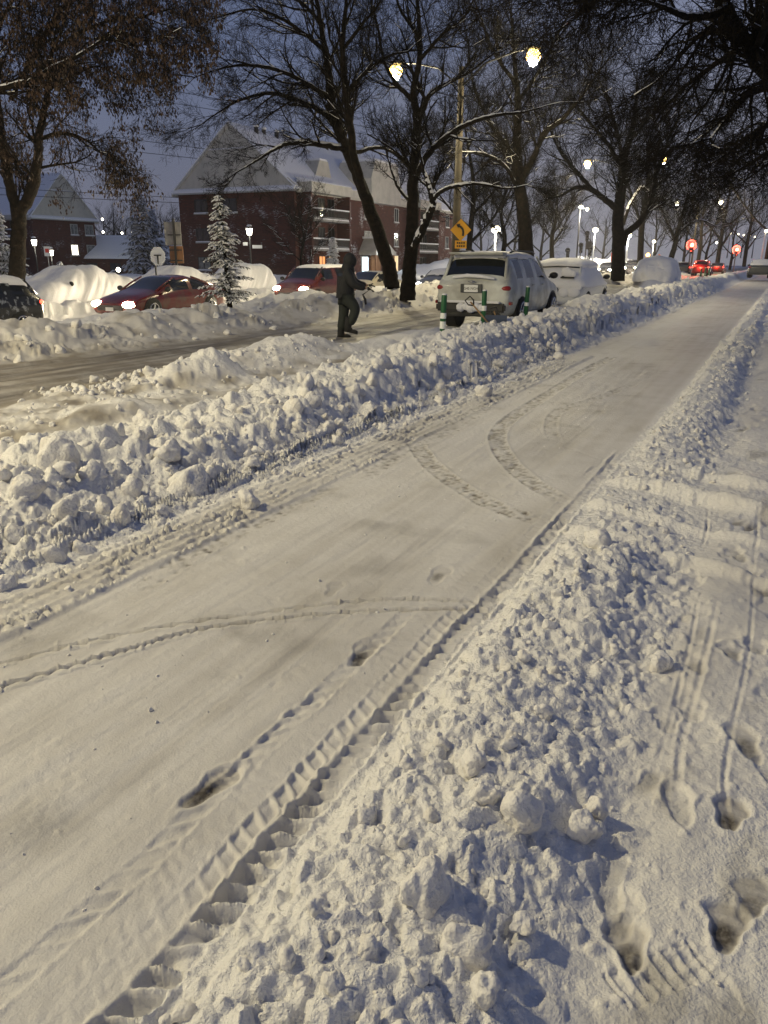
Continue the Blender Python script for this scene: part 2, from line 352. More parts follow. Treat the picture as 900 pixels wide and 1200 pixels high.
# press the strip next to the right bank flat first
strip = ss(.97,1.03,gw)*(1-ss(1.48,1.55,gw))
PA.H = PA.H*(1-strip*.6)
lug_row(1.075,.052,.072,.024,.3,6.8,.3,.15,.3)
lug_row(1.18,.036,.072,.006,.3,6.8,-.3,.2,.4,.04)
lug_row(1.375,.042,.094,.008,.3,3.0,.5,.2,.35)
for i,wc in enumerate((2.90,2.98,3.06,3.14,3.22)):
    lug_row(wc,.036,.066,.021,2.0,13,.35,.22,.35,.03*(i%2))
fine = ss(1.12,1.2,gw)*(1-ss(1.34,1.42,gw))*(1-ss(3.5,5,gs))
PA.H += fine*.0018*np.sin((gs*110+3*nz))*(noise(gs*6,gw*30,81)>0)
path = ss(1.45,1.6,gw)*(1-ss(2.9,3.05,gw))
PA.H += path*(.0028*fbm(gs*1.1, gw*9, 3, 83)+.0011*fbm(gs*1.5, gw*55, 2, 84)+.0022*ss(.35,.7,fbm(gs*2.2,gw*3.5,3,86))*nzf+.0003*fbm(gs*25, gw*25, 2, 85))
FADE = [1]
def along(pts, half, fn):
    q = spl(pts, 14)
    for ix, (a, b) in enumerate(zip(q[:-1], q[1:])):
        L = math.hypot(*(b-a));
        if L < 1e-6: continue
        m = (a+b)/2; k = PA.win(m[0], m[1], L/2+half*1.8)
        if k is None: continue
        X = gs[k]-a[0]; Y = gw[k]-a[1]; t = (X*(b[0]-a[0])+Y*(b[1]-a[1]))/L
        d = (Y*(b[0]-a[0])-X*(b[1]-a[1]))/L; on = (t >= -.002) & (t < L+.002-.0019)
        e_ = min(1, (ix+.5)/9, (len(q)-1.5-ix)/9); FADE[0] = e_; fn(k, d/half, on, t)
def groove(depth, dirt=0.0):
    def fn(k, d, on, t):
        g = -np.exp(-(d*1.6)**2)+.55*np.exp(-((np.abs(d)-1.15)/.4)**2)
        PA.H[k] += np.where(on & (np.abs(d) < 2.4), g*depth*FADE[0]*(1+.5*nz[k]+.4*noise(gs[k]*14,gw[k]*14,63)), 0)
        if dirt: PA.dirt[k] = np.where(on & (np.abs(d) < .8), np.maximum(PA.dirt[k], dirt), PA.dirt[k])
    return fn
along(poly_sw([(-60,795),(0,780),(150,744),(300,719),(450,703),(558,704)]), .016, groove(.018,.6))  # the dark tone in this groove is painted shadow
along(poly_sw([(-60,828),(0,808),(130,770),(250,736),(400,719),(560,712)]), .018, groove(.026,.7))  # second arc, its shadow line likewise put into the colour
def tread(depth, dirt, rate=70):
    def fn(k, d, on, t):
        inb = on & (np.abs(d) < 1)
        pat = np.sin(gs[k]*rate+gw[k]*rate*.4)*np.sin(gw[k]*rate*1.1-gs[k]*20)
        edge = np.exp(-((np.abs(d)-1.05)/.13)**2)
        PA.H[k] += np.where(on & (np.abs(d) < 1.5), FADE[0]*(-depth*(np.abs(d)<1)*(.5+.5*pat+.8*nzf[k])+edge*depth*.9), 0)
        PA.dirt[k] = np.where(inb, np.maximum(PA.dirt[k], FADE[0]*dirt*(.62+.35*pat+.45*nzf[k])), PA.dirt[k])
        PA.bare[k] = np.where(inb, np.maximum(PA.bare[k], FADE[0]*np.clip(.5*nzf[k]+.25*pat,0,1)), PA.bare[k])
    return fn
along(poly_sw([(484,515),(497,535),(522,558),(560,582),(600,600),(640,610)]), .085, tread(.006,.75))
along(poly_sw([(740,405),(690,430),(640,462),(600,488),(583,508),(590,532),(620,562),(668,590)]), .085, tread(.006,.7))
along(poly_sw([(760,440),(700,465),(655,480),(645,500),(652,518)]), .07, tread(.004,.6))
along(poly_sw([(652,518),(690,532),(730,545)]), .02, groove(.005,.3))
along(poly_sw([(400,575),(470,530),(540,495),(620,440),(700,398)]), .10, tread(.002,.35,50))
along(poly_sw([(150,700),(230,650),(330,600),(420,560)]), .07, tread(.003,.45))
along(poly_sw([(60,845),(250,735),(420,640),(560,550)]), .006, groove(.0015))
along(poly_sw([(-20,960),(160,870),(330,780),(480,660),(600,570)]), .008, groove(.0018,.2))
along(poly_sw([(250,900),(400,790),(520,680),(640,590)]), .05, groove(.0012))
# sled lines on the pavement
along(poly_sw([(760,930),(790,830),(812,740),(818,700)]), .012, groove(.004))
along(poly_sw([(795,960),(800,870),(822,790),(842,700)]), .016, groove(.005))
along(poly_sw([(868,1000),(850,930),(858,860),(880,740),(885,600)]), .012, groove(.004))
along(poly_sw([(830,590),(828,620),(822,640)]), .012, groove(.012))
along(poly_sw([(888,590),(886,650)]), .014, groove(.014))
def footprint(x, y, ang, L=.29, depth=.012, bare=1.0, heel=True):
    g = gp(x, y); s, w = sw(g.x, g.y); fp_sw(s, w, ang, L, depth, bare, heel)
def fp_sw(s, w, ang, L=.29, depth=.012, bare=1.0, heel=True):
    k = PA.win(s, w, .3)
    if k is None: return
    X = gs[k]-s; Y = gw[k]-w; c, q = math.cos(ang), math.sin(ang)
    a = (X*c+Y*q)/(L*.5); b = (-X*q+Y*c)
    hw = .048+.012*np.tanh(a*2)-.012*np.exp(-((a+.15)/.3)**2)
    d = np.sqrt(np.clip(a*a,0,9)+ (b/hw)**2*.85)+.14*nz[k]+.12*noise(gs[k]*30,gw[k]*30,62)
    ins = 1-ss(.82,1.0,d); rim = np.exp(-((d-1.12)/.13)**2)
    lug = np.sin(a*L*.5*210)*.0018
    PA.H[k] += -depth*ins + ins*lug*(a>-.2) + rim*depth*.4*(1+nz[k])
    hb = np.exp(-(((a-(-.30 if heel else .4))/.62)**2+(b/.04)**2))
    PA.bare[k] = np.maximum(PA.bare[k], bare*np.clip(hb*1.6-.35+.35*nz[k],0,1)*ins)
    PA.dirt[k] = np.maximum(PA.dirt[k], ins*.6*bare)
footprint(250,922,-.15,.27,.009); footprint(426,764,.15,.26,.007,.9); footprint(515,672,.1,.26,.005,.7)
footprint(392,690,.2,.22,.003,.2)
for (x,y,a,d,b) in ((857,765,.2,.03,.5),(887,757,.1,.028,.35),(782,842,.3,.035,.2),(812,830,.2,.03,.2),(857,958,-.1,.04,1),(852,1092,-.05,.042,1),
                    (738,1108,.4,.04,.8),(880,668,.1,.025,.4),(905,905,.1,.03,.3),(830,1150,.9,.02,.1),(720,1010,.2,.02,.15),(870,560,1.4,.02,.8),(905,655,.2,.02,.5),(895,690,.2,.02,.6),(850,520,.2,.015,.1)):
    footprint(x,y,a,.175,d*.30,b, True)
rq = random.Random(4)
for _ in range(46):
    s_, w_ = rq.uniform(1.0,11), rq.uniform(-.6,.22); q_ = P(s_, w_); d_ = (q_.y, q_.x)
    fp_sw(s_, w_, rq.uniform(-.5,.5)+(3.14 if rq.random() < .4 else 0), rq.uniform(.17,.26), rq.uniform(.004,.012), rq.choice((0,.2,.4,.7)))
# boot sole bars near the bottom right
g = gp(775,1145); sa, wa = sw(g.x, g.y); k = PA.win(sa, wa, .2)
if k:
    X = gs[k]-sa; Y = gw[k]-wa; c, q = math.cos(-.75), math.sin(-.75); a = X*c+Y*q; b = -X*q+Y*c
    m_ = (np.abs(a)<.12)&(np.abs(b)<.05); PA.H[k] += np.where(m_, -.010+.011*(np.abs((a/.036)-np.round(a/.036))<.15), 0)
# ---- colour fields
def fields(s, w):
    n = fbm(s*.8, w*2.2, 4, 91); n3 = fbm(s*3.1, w*3.1, 3, 95)
    d = .42*ss(1.0,1.12,w)*(1-ss(3.1,3.35,w))*(1+.25*n)*(1-.25*ss(1.9,2.5,w)*(1-ss(2.6,3.0,w)))*(1+.16*fbm(s*.35,w*15,3,93))
    d = d + (.22+.14*n)*(1-ss(.12,.4,w))*(w > -3)
    d = d + ss(5.3,5.9,w)*(1-ss(7.5,7.9,w))*(.55+.5*n3)*(1-ss(12,16,s))
    d = d + ss(7.4,7.8,w)*(1-ss(10.5,11.1,w))*(.85+.2*n) + ss(10.6,11.0,w)*(1-ss(12.0,13.5,w))*.45
    d = d + ss(15.4,16,w)*(1-ss(21,21.8,w))*(.35+.3*n)
    d = d + .12*ss(3.3,3.6,w)*(1-ss(5,5.5,w))*(n3>.2)*ss(.2,.6,n3)
    d = d + .25*(1-ss(.9,1.0,np.abs(w-11.5)/2.2))*ss(0,.8,n3)
    for (a,b,ra,rb) in ((8.3,6.85,.8,.5),(10.6,7.3,2.0,.8),(12.6,6.3,1.3,.6)):
        d = d*(1-.9*np.exp(-(((s-a)/ra)**2+((w-b)/rb)**2)**2))
    b = .38*ss(1.15,1.4,w)*(1-ss(2.9,3.1,w))*np.clip(n3-.55,0,1)+.8*(1-ss(.1,.3,w))*np.clip(fbm(s*2.6,w*4.5,4,98)-.62,0,.5)
    b = b + ss(7.6,8.0,w)*(1-ss(10.2,10.8,w))*np.clip(.38+.55*fbm(s*.5,w*7,3,97),0,.75)
    b = b + ss(15.8,16.4,w)*(1-ss(20.6,21.2,w))*np.clip(.15+.4*fbm(s*.4,w*4,3,99),0,.6)
    return np.clip(d,0,1), np.clip(b,0,1)
# ---- the sheet: rings round the standing point, finer close by
rs = [.35]
while rs[-1] < 420: rs.append(rs[-1] + .0042*max(rs[-1],1.2)**1.08 * (1 if rs[-1] < 60 else 1+(rs[-1]-60)*.02))
rs = np.array(rs)
th = np.concatenate([np.arange(-R(46), R(46), .00165), np.arange(R(46), 2*math.pi-R(46), R(3))])
NR, NT = len(rs), len(th)
RR, TT = np.meshgrid(rs, th, indexing='ij')
X = RR*np.sin(TT); Y = RR*np.cos(TT)
S = U[0]*X+U[1]*Y; Wv = W[0]*X+W[1]*Y
near = RR < 120
Z = np.zeros_like(X); Z[near] = macro(S[near], Wv[near])
far = ~near; Z[far] = (-.4*ss(14.2,17.5,Wv) - .8*ss(58,80,Wv))[far]
D, B = fields(S, Wv)
for p in (PC, PB, PA):
    f = .35 if p is not PA else .12
    wt = ss(p.s0, p.s0+f, S)*(1-ss(p.s1-f-.05, p.s1-.05, S))*ss(p.w0, p.w0+f, Wv)*(1-ss(p.w1-f-.05, p.w1-.05, Wv))
    k = wt > 0
    Z[k] = Z[k]*(1-wt[k]) + p.sample(p.H, S[k], Wv[k])*wt[k]
    if p is PA:
        D[k] = np.maximum(D[k], p.sample(p.dirt, S[k], Wv[k])); B[k] = np.maximum(B[k], p.sample(p.bare, S[k], Wv[k]))
V = np.stack([X, Y, Z], -1).reshape(-1,3)
i = np.arange(NR-1)[:,None]; j = np.arange(NT)[None,:]; j2 = (j+1)%NT
F = np.stack(np.broadcast_arrays(i*NT+j, i*NT+j2, (i+1)*NT+j2, (i+1)*NT+j), -1).reshape(-1,4)
def ground_mat():
    m = bpy.data.materials.new('ground_snow'); m.use_nodes = True; nt = m.node_tree; b = nt.nodes['Principled BSDF']; L = nt.links.new
    b.inputs['Specular IOR Level'].default_value = .3
    tc = nt.nodes.new('ShaderNodeTexCoord')
    def attr(n): a = nt.nodes.new('ShaderNodeAttribute'); a.attribute_name = n; return a.outputs['Fac']
    def nz_(sc, det=5):
        n = nt.nodes.new('ShaderNodeTexNoise'); n.inputs['Scale'].default_value = sc; n.inputs['Detail'].default_value = det
        L(tc.outputs['Object'], n.inputs['Vector']); return n.outputs['Fac']
    def mix(f, a, c):
        x = nt.nodes.new('ShaderNodeMix'); x.data_type = 'RGBA'
        if isinstance(f, float): x.inputs[0].default_value = f
        else: L(f, x.inputs[0])
        for q, i_ in ((a,6),(c,7)):
            if isinstance(q, tuple): x.inputs[i_].default_value = (*q,1)
            else: L(q, x.inputs[i_])
        return x.outputs[2]
    def mth(op, a, c):
        x = nt.nodes.new('ShaderNodeMath'); x.operation = op; x.use_clamp = op in ('MULTIPLY',)
        for q, i_ in ((a,0),(c,1)):
            if isinstance(q, (int,float)): x.inputs[i_].default_value = q
            else: L(q, x.inputs[i_])
        return x.outputs[0]
    dirt = attr('dirt'); bare = attr('bare')
    n1 = nz_(3.5, 8); n2 = nz_(60, 4)
    g = mth('MULTIPLY', dirt, mth('ADD', .55, mth('MULTIPLY', n1, .9)))
    c = mix(g, (.82,.815,.81), (.30,.27,.225))
    c = mix(mth('MULTIPLY', bare, mth('ADD', .45, mth('MULTIPLY', n2, 1.0))), c, (.075,.065,.055))
    L(c, b.inputs['Base Color'])
    r = nt.nodes.new('ShaderNodeMapRange'); r.inputs[3].default_value = .6; r.inputs[4].default_value = .5; L(dirt, r.inputs[0]); L(r.outputs[0], b.inputs['Roughness'])
    b1 = nt.nodes.new('ShaderNodeBump'); sx = mth('SUBTRACT', .85, mth('MULTIPLY', dirt, 1.9)); L(mth('MAXIMUM', sx, .30), b1.inputs['Strength']); b1.inputs['Distance'].default_value = .008; L(nz_(150,5), b1.inputs['Height'])
    b2 = nt.nodes.new('ShaderNodeBump'); L(mth('MAXIMUM', sx, .16), b2.inputs['Strength']); b2.inputs['Distance'].default_value = .028; L(nz_(26,5), b2.inputs['Height'])
    L(b2.outputs[0], b1.inputs['Normal']); L(b1.outputs[0], b.inputs['Normal'])
    return m
gr = npmesh('snow_ground', V, F, ground_mat(), smooth=True)
for nm_, A in (('dirt', D), ('bare', B)):
    a = gr.data.attributes.new(nm_, 'FLOAT', 'POINT'); a.data.foreach_set('value', A.astype(np.float32).ravel())
gr['kind'] = 'structure'; gr['label'] = 'snow covered street, bike path and pavement with ploughed banks'
def hz(s, w):
    s_ = np.array([float(s)]); w_ = np.array([float(w)])
    for p in (PA, PB, PC):
        if p.s0+.4 < s < p.s1-.4 and p.w0+.4 < w < p.w1-.4: return float(p.sample(p.H, s_, w_)[0])
    return float(macro(s_, w_)[0])
# ---- loose clods with real undersides
def clod_mesh(seed, sub=3, rough=.28):
    r = np.random.RandomState(seed); bm = bmesh.new(); bmesh.ops.create_icosphere(bm, subdivisions=sub, radius=1)
    v = np.array([q.co[:] for q in bm.verts]); f = np.array([[q.index for q in t.verts] for t in bm.faces]); bm.free()
    k = 1+0*v[:,0]
    for _ in range(4):
        d = r.randn(3); d /= np.linalg.norm(d); h = .68+.3*r.rand(); t = v@d; k = np.minimum(k, np.where(t > .05, h/np.maximum(t,.05), 9))
    k = .4*k+.6*np.minimum(k,1); l = 0*k
    for _ in range(16):
        d = r.randn(3); d /= np.linalg.norm(d); l = np.maximum(l, (.5+.5*r.rand())*np.exp(-((1-v@d)/(.05+.16*r.rand()))**1.3))
    v = v*(k*(.74+.30*l))[:,None]
    for q in range(4 if sub < 4 else 5):
        fr = 2.2*2**q; o = r.rand(3)*9
        v = v*(1+rough*.45/2**q*(np.sin(v[:,0:1]*fr+o[0]+1.3*np.sin(v[:,1:2]*fr+o[1]))*np.sin(v[:,2:3]*fr*1.1+o[2])))
    return v*np.array([1, .7+.3*r.rand(), .65+.25*r.rand()]), f
CL = [clod_mesh(i, 3, .42) for i in range(12)]; CS = [clod_mesh(i+50, 2, .35) for i in range(10)]
def clod_mass(name, pts, label):
    Vs = []; Fs = []; n = 0
    for (s, w, z, r) in pts:
        v, f = random.choice(CL if r > .022 else CS); e = np.array(Euler((random.random()*6, random.random()*6, random.random()*6)).to_matrix())
        p = P(s, w, z); Vs.append(v@e.T*r+np.array(p)); Fs.append(f+n); n += len(v)
    o = npmesh(name, np.concatenate(Vs), np.concatenate(Fs), M['snow_clod'], smooth=True); o['kind'] = 'stuff'; o['label'] = label; return o
def band(n, s0, s1, wc, wsd, r0, r1, lim, pw=2.4):
    out = []
    for _ in range(n):
        s = s0+(s1-s0)*random.random()**1.3; w = random.gauss(wc, wsd)
        if not lim[0] < w < lim[1]: continue
        r = r0+(r1-r0)*random.random()**pw; out.append((s, w, hz(s,w)+r*random.uniform(-.35,.35), r))
    return out
clod_mass('snow_rubble', band(420,.9,13,.66,.2,.008,.042,(.22,1.02),1.8) + band(40,1,9,-.1,.3,.005,.014,(-1,.3)), 'loose snow lumps along the bank beside the pavement')
clod_mass('snow_rubble', band(420,1.5,14,3.85,.40,.03,.12,(3.3,5.3),2.2) + band(900,1.5,14,3.65,.33,.01,.035,(3.15,5.3),1.5) + band(120,1.5,13,3.1,.15,.008,.03,(2.6,3.3)), 'loose snow lumps along the tall bank left of the path')
clod_mass('snow_rubble', band(450,13,50,3.9,.42,.04,.13,(3.3,5.4),2)+band(160,13,40,.6,.2,.03,.08,(.2,1.1)), 'loose snow lumps on the banks farther up the path')
clod_mass('snow_rubble', band(260,3,12,6.4,.6,.02,.06,(5.2,7.9))+band(200,6.4,9.6,7.5,.3,.03,.09,(7.0,8.3))+band(260,2,45,11.8,.9,.04,.15,(10.6,15)), 'broken snow thrown up beside the traffic lane')
clod_mass('snow_crumbs', band(150,.9,9,2.2,.6,.003,.012,(1.2,3.1)), 'tiny snow crumbs scattered over the packed path')
def big_clod(x, y, r, label, seed, lift=.25, zg=None, squash=1):
    z0 = .12; g = gp(x, y, z0)
    for _ in range(6):
        s, w = sw(g.x, g.y); z0 = hz(s, w)+r*lift; g = gp(x, y, z0)
    v, f = clod_mesh(seed, 4, .3); e = np.array(Euler((seed*.7, seed*1.3, seed*2.1)).to_matrix())
    v = v@e.T*r*np.array([1,1,squash])
    o = npmesh('snow_clod', v, f, M['snow_clod'], smooth=True); o.location = g
    tag(o, label, 'snow clod', 'large snow clods')
big_clod(703,634,.105,'rounded upright snow lump beside the path where the bank is cut through',31)
big_clod(775,774,.06,'egg sized snow lump standing alone on the pavement edge of the bank',32,.5)
big_clod(686,970,.055,'smooth oval snow lump sitting on the bank with a dark shadow on the pavement',33,.5)
big_clod(702,945,.042,'small pale snow lump touching the smooth oval lump on the bank',34,.5)
big_clod(614,950,.075,'large faceted snow block in the middle of the near bank',35)
big_clod(568,930,.06,'snow block just left of the large faceted block in the near bank',36)
big_clod(556,893,.055,'rounded snow block above the large faceted block, casting a long shadow',37)
big_clod(500,1045,.09,'biggest pale snow boulder low in the near bank',38,.1)
big_clod(548,1110,.075,'snow boulder below the biggest one, near the bottom of the photo',39,.1)
big_clod(572,1160,.05,'lowest snow lump of the near bank at the bottom edge',40,.3)
big_clod(615,1082,.045,'flat snow slab lying on the pavement side of the near bank',41,.4,squash=.6)
big_clod(640,835,.045,'snow lump with a shadow halfway up the near bank',42,.3)
big_clod(292,587,.10,'crumbly snow ball at the foot of the left bank beside the tyre marks',43,.5)
big_clod(222,572,.22,'big angular snow block bulging from the left bank',44,.1)
big_clod(70,545,.24,'large smooth snow boulder in the left bank at the edge of the photo',45,.0)
big_clod(168,497,.13,'jagged snow chunk standing on the crest of the left bank',46,.5)
big_clod(445,432,.20,'yellowish snow block high on the left bank',47,.2)
big_clod(566,458,.14,'broken snow slab lying at the foot of the bank farther up the path',48,.4)
def plight(loc, P_, col, parent=None, rad=.12, name='lamp_light'):
    l = bpy.data.lights.new(name, 'POINT'); l.energy = P_; l.color = col; l.shadow_soft_size = rad
    o = bpy.data.objects.new(name, l); COL.objects.link(o); o.location = loc
    if parent: o.parent = parent
    return o
WARM = (1,.85,.50)
def street_lamp(s, w, label, h=9.0, arms=((1,2.8),(-1,2.8)), pw=2850, m='lampwarm', col=WARM, pm='brownpole', r=.13):
    z0 = hz(s, w) if w < 24 else -.4
    t = empty('street_lamp', P(s, w, z0-.1), AZ*-1, label, 'street lamp', 'street lamps along the median')
    # local: x across to the right, y along the street
    MB().tube([(0,0,0),(0,0,1.2),(0,0,h-.3-z0)], [r*1.5,r,r*.62], 10).build('pole', M[pm], t, True)
    MB().box((0,0,.12),(r*4,r*4,.25)).build('base', M['concrete'], t)
    for sg, ln in arms:
        top = h-z0
        MB().tube([(0,0,top-1.0),(-sg*ln*.35,0,top-.25),(-sg*ln*.75,0,top+.02),(-sg*ln,0,top+.05)], [.04,.036,.032,.028], 6).build('arm', M['darkmetal'], t, True)
        hd = MB().ball((-sg*ln,0,top+.08), .38, 8, (1,.5,.28)).build('lamp_head', M['metal'], t, True)
        MB().ball((-sg*ln,0,top-.20), .27, 9, (1,1,.85)).build('lens', M[m], hd, True)
        MB().ball((-sg*ln,0,top-.42), .15, 8, (1,1,.8)).build('bulb', M['bulb'], hd, True)
        plight((-sg*ln,0,top-.75), pw, col, t, .12)
    return t
street_lamp(0,12.3,'near double-armed street lamp rising from the median, left of the view')
street_lamp(31,12.3,'tall double-armed street lamp whose thick pole carries the yellow curve sign', r=.17, pw=1900)
street_lamp(65,12.3,'second double-armed street lamp seen among the median trees', pw=2000)
street_lamp(120,12.3,'far double-armed street lamp above the red traffic signal', h=9.5, pw=2850, m='lampwhite')
street_lamp(-32,12.3,'double-armed street lamp on the median behind the viewer')
# ------------------------------------------------------------------ trees
def segs_mesh(name, segs, n, m, parent, smooth=True):
    if not segs: return None
    A = np.array([(*a, *b, r0, r1) for a, b, r0, r1 in segs], float)
    a, b, r0, r1 = A[:,:3], A[:,3:6], A[:,6], A[:,7]
    t = b-a; L = np.linalg.norm(t, axis=1)+1e-9; t = t/L[:,None]
    ref = np.where(np.abs(t[:,2:3]) > .9, np.array([[1,0,0.]]), np.array([[0,0,1.]]))
    u = np.cross(t, ref); u /= np.linalg.norm(u, axis=1)[:,None]; v = np.cross(t, u)
    q = np.arange(n)*2*math.pi/n; cs, sn = np.cos(q), np.sin(q)
    ring = u[:,None,:]*cs[None,:,None]+v[:,None,:]*sn[None,:,None]
    V = np.concatenate([a[:,None]+ring*r0[:,None,None], b[:,None]+ring*r1[:,None,None]], 1).reshape(-1,3)
    k = np.arange(n); base = np.arange(len(A))[:,None,None]*2*n
    F = (base+np.stack([k, (k+1)%n, n+(k+1)%n, n+k], -1)[None]).reshape(-1,4)
    return npmesh(name, V, F, m, parent, smooth)
def nrm(v): l = math.sqrt(v[0]**2+v[1]**2+v[2]**2) or 1; return (v[0]/l, v[1]/l, v[2]/l)
class Tree:
    def __init__(t, base, seed, label, name='bare_tree', group='bare trees along the street'):
        t.b = Vector(base); t.r = random.Random(seed); t.tw = []; t.br = []; t.limbs = []; t.sn = []; t.tips = []
        t.root = empty(name, t.b, 0, label, 'tree', group)
    def limb(t, pts, kids=1.0, L1=2.0, snow=.0, start=.15, lv=3, up=.12, part='limb'):
        """pts: (x, y, Y, r) in photo position + depth, or world Vector and r"""
        Q = [(*(at(p[0], p[1], p[2])-t.b), p[3]) for p in pts]
        q = spl(Q, 7); q = [np.array(x) for x in q]
        for i in range(1, len(q)-1):
            j = .10*min(1, q[i][3]*8)*.5; q[i][:3] += [t.r.uniform(-j,j)*.5 for _ in range(3)]
        t.limbs.append((q, snow, part)); n = len(q)
        acc = 0
        for i in range(1, n):
            a, b = q[i-1], q[i]; d = b[:3]-a[:3]; L = float(np.linalg.norm(d)); acc += L*kids
            while acc > .42 and i/n > start:
                acc -= .42; f = t.r.random(); p = a[:3]+d*f; r = a[3]*(1-f)+b[3]*f
                t.grow(tuple(p), nrm(tuple(d)), L1*t.r.uniform(.55,1.25)*(1-.35*i/n), min(r*.55, .05), lv, up)
        e = q[-1]
        for _ in range(3): t.grow(tuple(e[:3]), nrm(tuple(e[:3]-q[-2][:3])), L1*.8, min(e[3],.03), lv, up, .5)
    def grow(t, p, d, L, r, lv, up, spread=1.0):
        rr = t.r
        # side direction
        x = nrm((rr.gauss(0,1), rr.gauss(0,1), rr.gauss(0,1)))
        dot = sum(x[i]*d[i] for i in range(3)); x = nrm(tuple(x[i]-dot*d[i] for i in range(3)))
        k = rr.uniform(.5,1.15)*spread; d = nrm(tuple(d[i]+x[i]*k for i in range(3)))
        n = 4 if lv > 1 else 3; st = L/n; r0 = r
        for i in range(n):
            d = nrm((d[0]+rr.gauss(0,.17), d[1]+rr.gauss(0,.17), d[2]+rr.gauss(0,.15)+up))
            q = (p[0]+d[0]*st, p[1]+d[1]*st, p[2]+d[2]*st); r1 = max(r0*(.80 if lv > 1 else .7), .0035)
            (t.br if r0 > .016 else t.tw).append((p, q, r0, r1))
            if t.snow_on and r0 > .009 and abs(d[2]) < .75 and rr.random() < t.snow_on: t.sn.append(((p[0],p[1],p[2]+r0*.75),(q[0],q[1],q[2]+r1*.75), r0*.8, r1*.8))
            p, r0 = q, r1
            if lv > 0:
                m = t.dens[lv]
                m = int(m)+(rr.random() < m-int(m))
                for _ in range(m): t.grow(p, d, L*rr.uniform(.38,.62), r0*.62, lv-1, up*.8)
        if lv <= 1: t.tips.append((p, d))
    snow_on = .35; dens = {3:1.5, 2:1.8, 1:1.7}
    def finish(t, leaves=0, sides=8, bark='bark'):
        for i, (q, snow, part) in enumerate(t.limbs):
            mb = MB().tube([x[:3] for x in q], [x[3] for x in q], sides, False)
            o = mb.build('trunk' if part == 'trunk' else 'limb', M[bark], t.root, True)
            if snow > 0:
                ks = [x for k_, x in enumerate(q) if k_ > 1]; pts = []; rd = []
                for x in ks: pts.append(np.array([x[0], x[1], x[2]+x[3]*.62])); rd.append(max(.015, x[3]*snow*t.r.uniform(.75,1.15)))
                if len(pts) > 2: MB().tube(pts, rd, 6, True).build('snow_cap', M['snow'], o, True)
        segs_mesh('crown', t.br, 5, M[bark], t.root); segs_mesh('twigs', t.tw, 3, M['twig'], t.root)
        if t.sn: segs_mesh('crown_snow', t.sn, 4, M['snow'], t.root)
        if leaves:
            V = []; n = 0
            for _ in range(leaves):
                if _ % 7 == 0: tp = t.r.choice(t.tips)[0]
                p = Vector(tp)+Vector((t.r.gauss(0,.10), t.r.gauss(0,.10), -abs(t.r.gauss(0,.11))))
                e = Euler((t.r.uniform(-.5,.5), t.r.uniform(-.5,.5), t.r.uniform(0,6.3))).to_matrix(); l = t.r.uniform(.07,.14); wd_ = l*t.r.uniform(.3,.5)
                V += [p+e@Vector(c) for c in ((0,0,0),(wd_*.5,0.01,-l*.5),(0,0,-l),(-wd_*.5,-.01,-l*.5))]; n += 1
            npmesh('dry_leaves', np.array([v[:] for v in V]), np.arange(4*n).reshape(-1,4), M['leaf'], t.root)
        return t.root
G_MED = 'bare trees on the median'
# left tree with brown leaves, behind the queue of cars
Yd = 25.5
t = Tree(at(18,333,Yd), 1, 'leaning forked tree with dry brown leaves and a snowy limb at the left edge', 'leafy_tree'); t.snow_on = .08; t.dens = {3:1.5,2:1.8,1:1.5}
t.limb([(18,336,Yd,.28),(19,300,Yd,.25),(20,270,Yd,.24),(18,245,Yd,.21)], 0, part='trunk')
t.limb([(18,250,Yd,.17),(8,215,Yd,.15),(0,170,Yd,.13),(-10,110,Yd+1,.1),(-25,40,Yd+1,.06)], .5, 2)
t.limb([(20,252,Yd,.19),(33,232,Yd,.17),(41,195,Yd-.5,.14),(44,160,Yd-1,.11),(52,115,Yd-1,.08),(58,60,Yd-1.5,.05)], 1.0, 2)
t.limb([(-60,128,Yd-3,.08),(0,107,Yd-3,.075),(35,97,Yd-3,.07),(60,81,Yd-3,.06),(88,68,Yd-3,.05),(115,50,Yd-3,.035)], 1.5, 1.5, .75, up=-.02)
t.limb([(60,62,Yd-2,.05),(90,40,Yd-2,.045),(130,25,Yd-2,.035),(165,22,Yd-2,.02)], 1.6, 1.7, 0, up=-.05)
t.limb([(110,48,Yd-3,.035),(140,40,Yd-3,.03),(170,50,Yd-3,.02),(190,45,Yd-3,.015)], 1.6, 1.2, 0, up=-.08)
t.limb([(44,165,Yd-1,.06),(70,158,Yd-1,.05),(95,165,Yd-1,.035),(115,180,Yd-1,.02)], 1.7, 1.5, 0, up=-.10)
t.limb([(10,120,Yd+1,.07),(40,60,Yd+1,.06),(70,10,Yd+1,.04),(110,-30,Yd+1,.03)], 1.6, 2.1, 0, up=-.04)
t.limb([(0,150,Yd,.07),(-10,60,Yd-1,.05),(20,-10,Yd-2,.04),(60,-40,Yd-2,.03)], 1.6, 2.2, 0, up=-.04)
t.limb([(50,110,Yd+1,.05),(85,90,Yd+1,.04),(110,80,Yd+1,.03),(140,92,Yd+1,.015)], 1.5, 1.4, 0, up=-.06)
t.limb([(120,0,Yd+1,.03),(160,-10,Yd+1,.025),(190,-5,Yd+1,.015)], 1.6, 1.3, 0, up=-.1)
t.finish(24000)
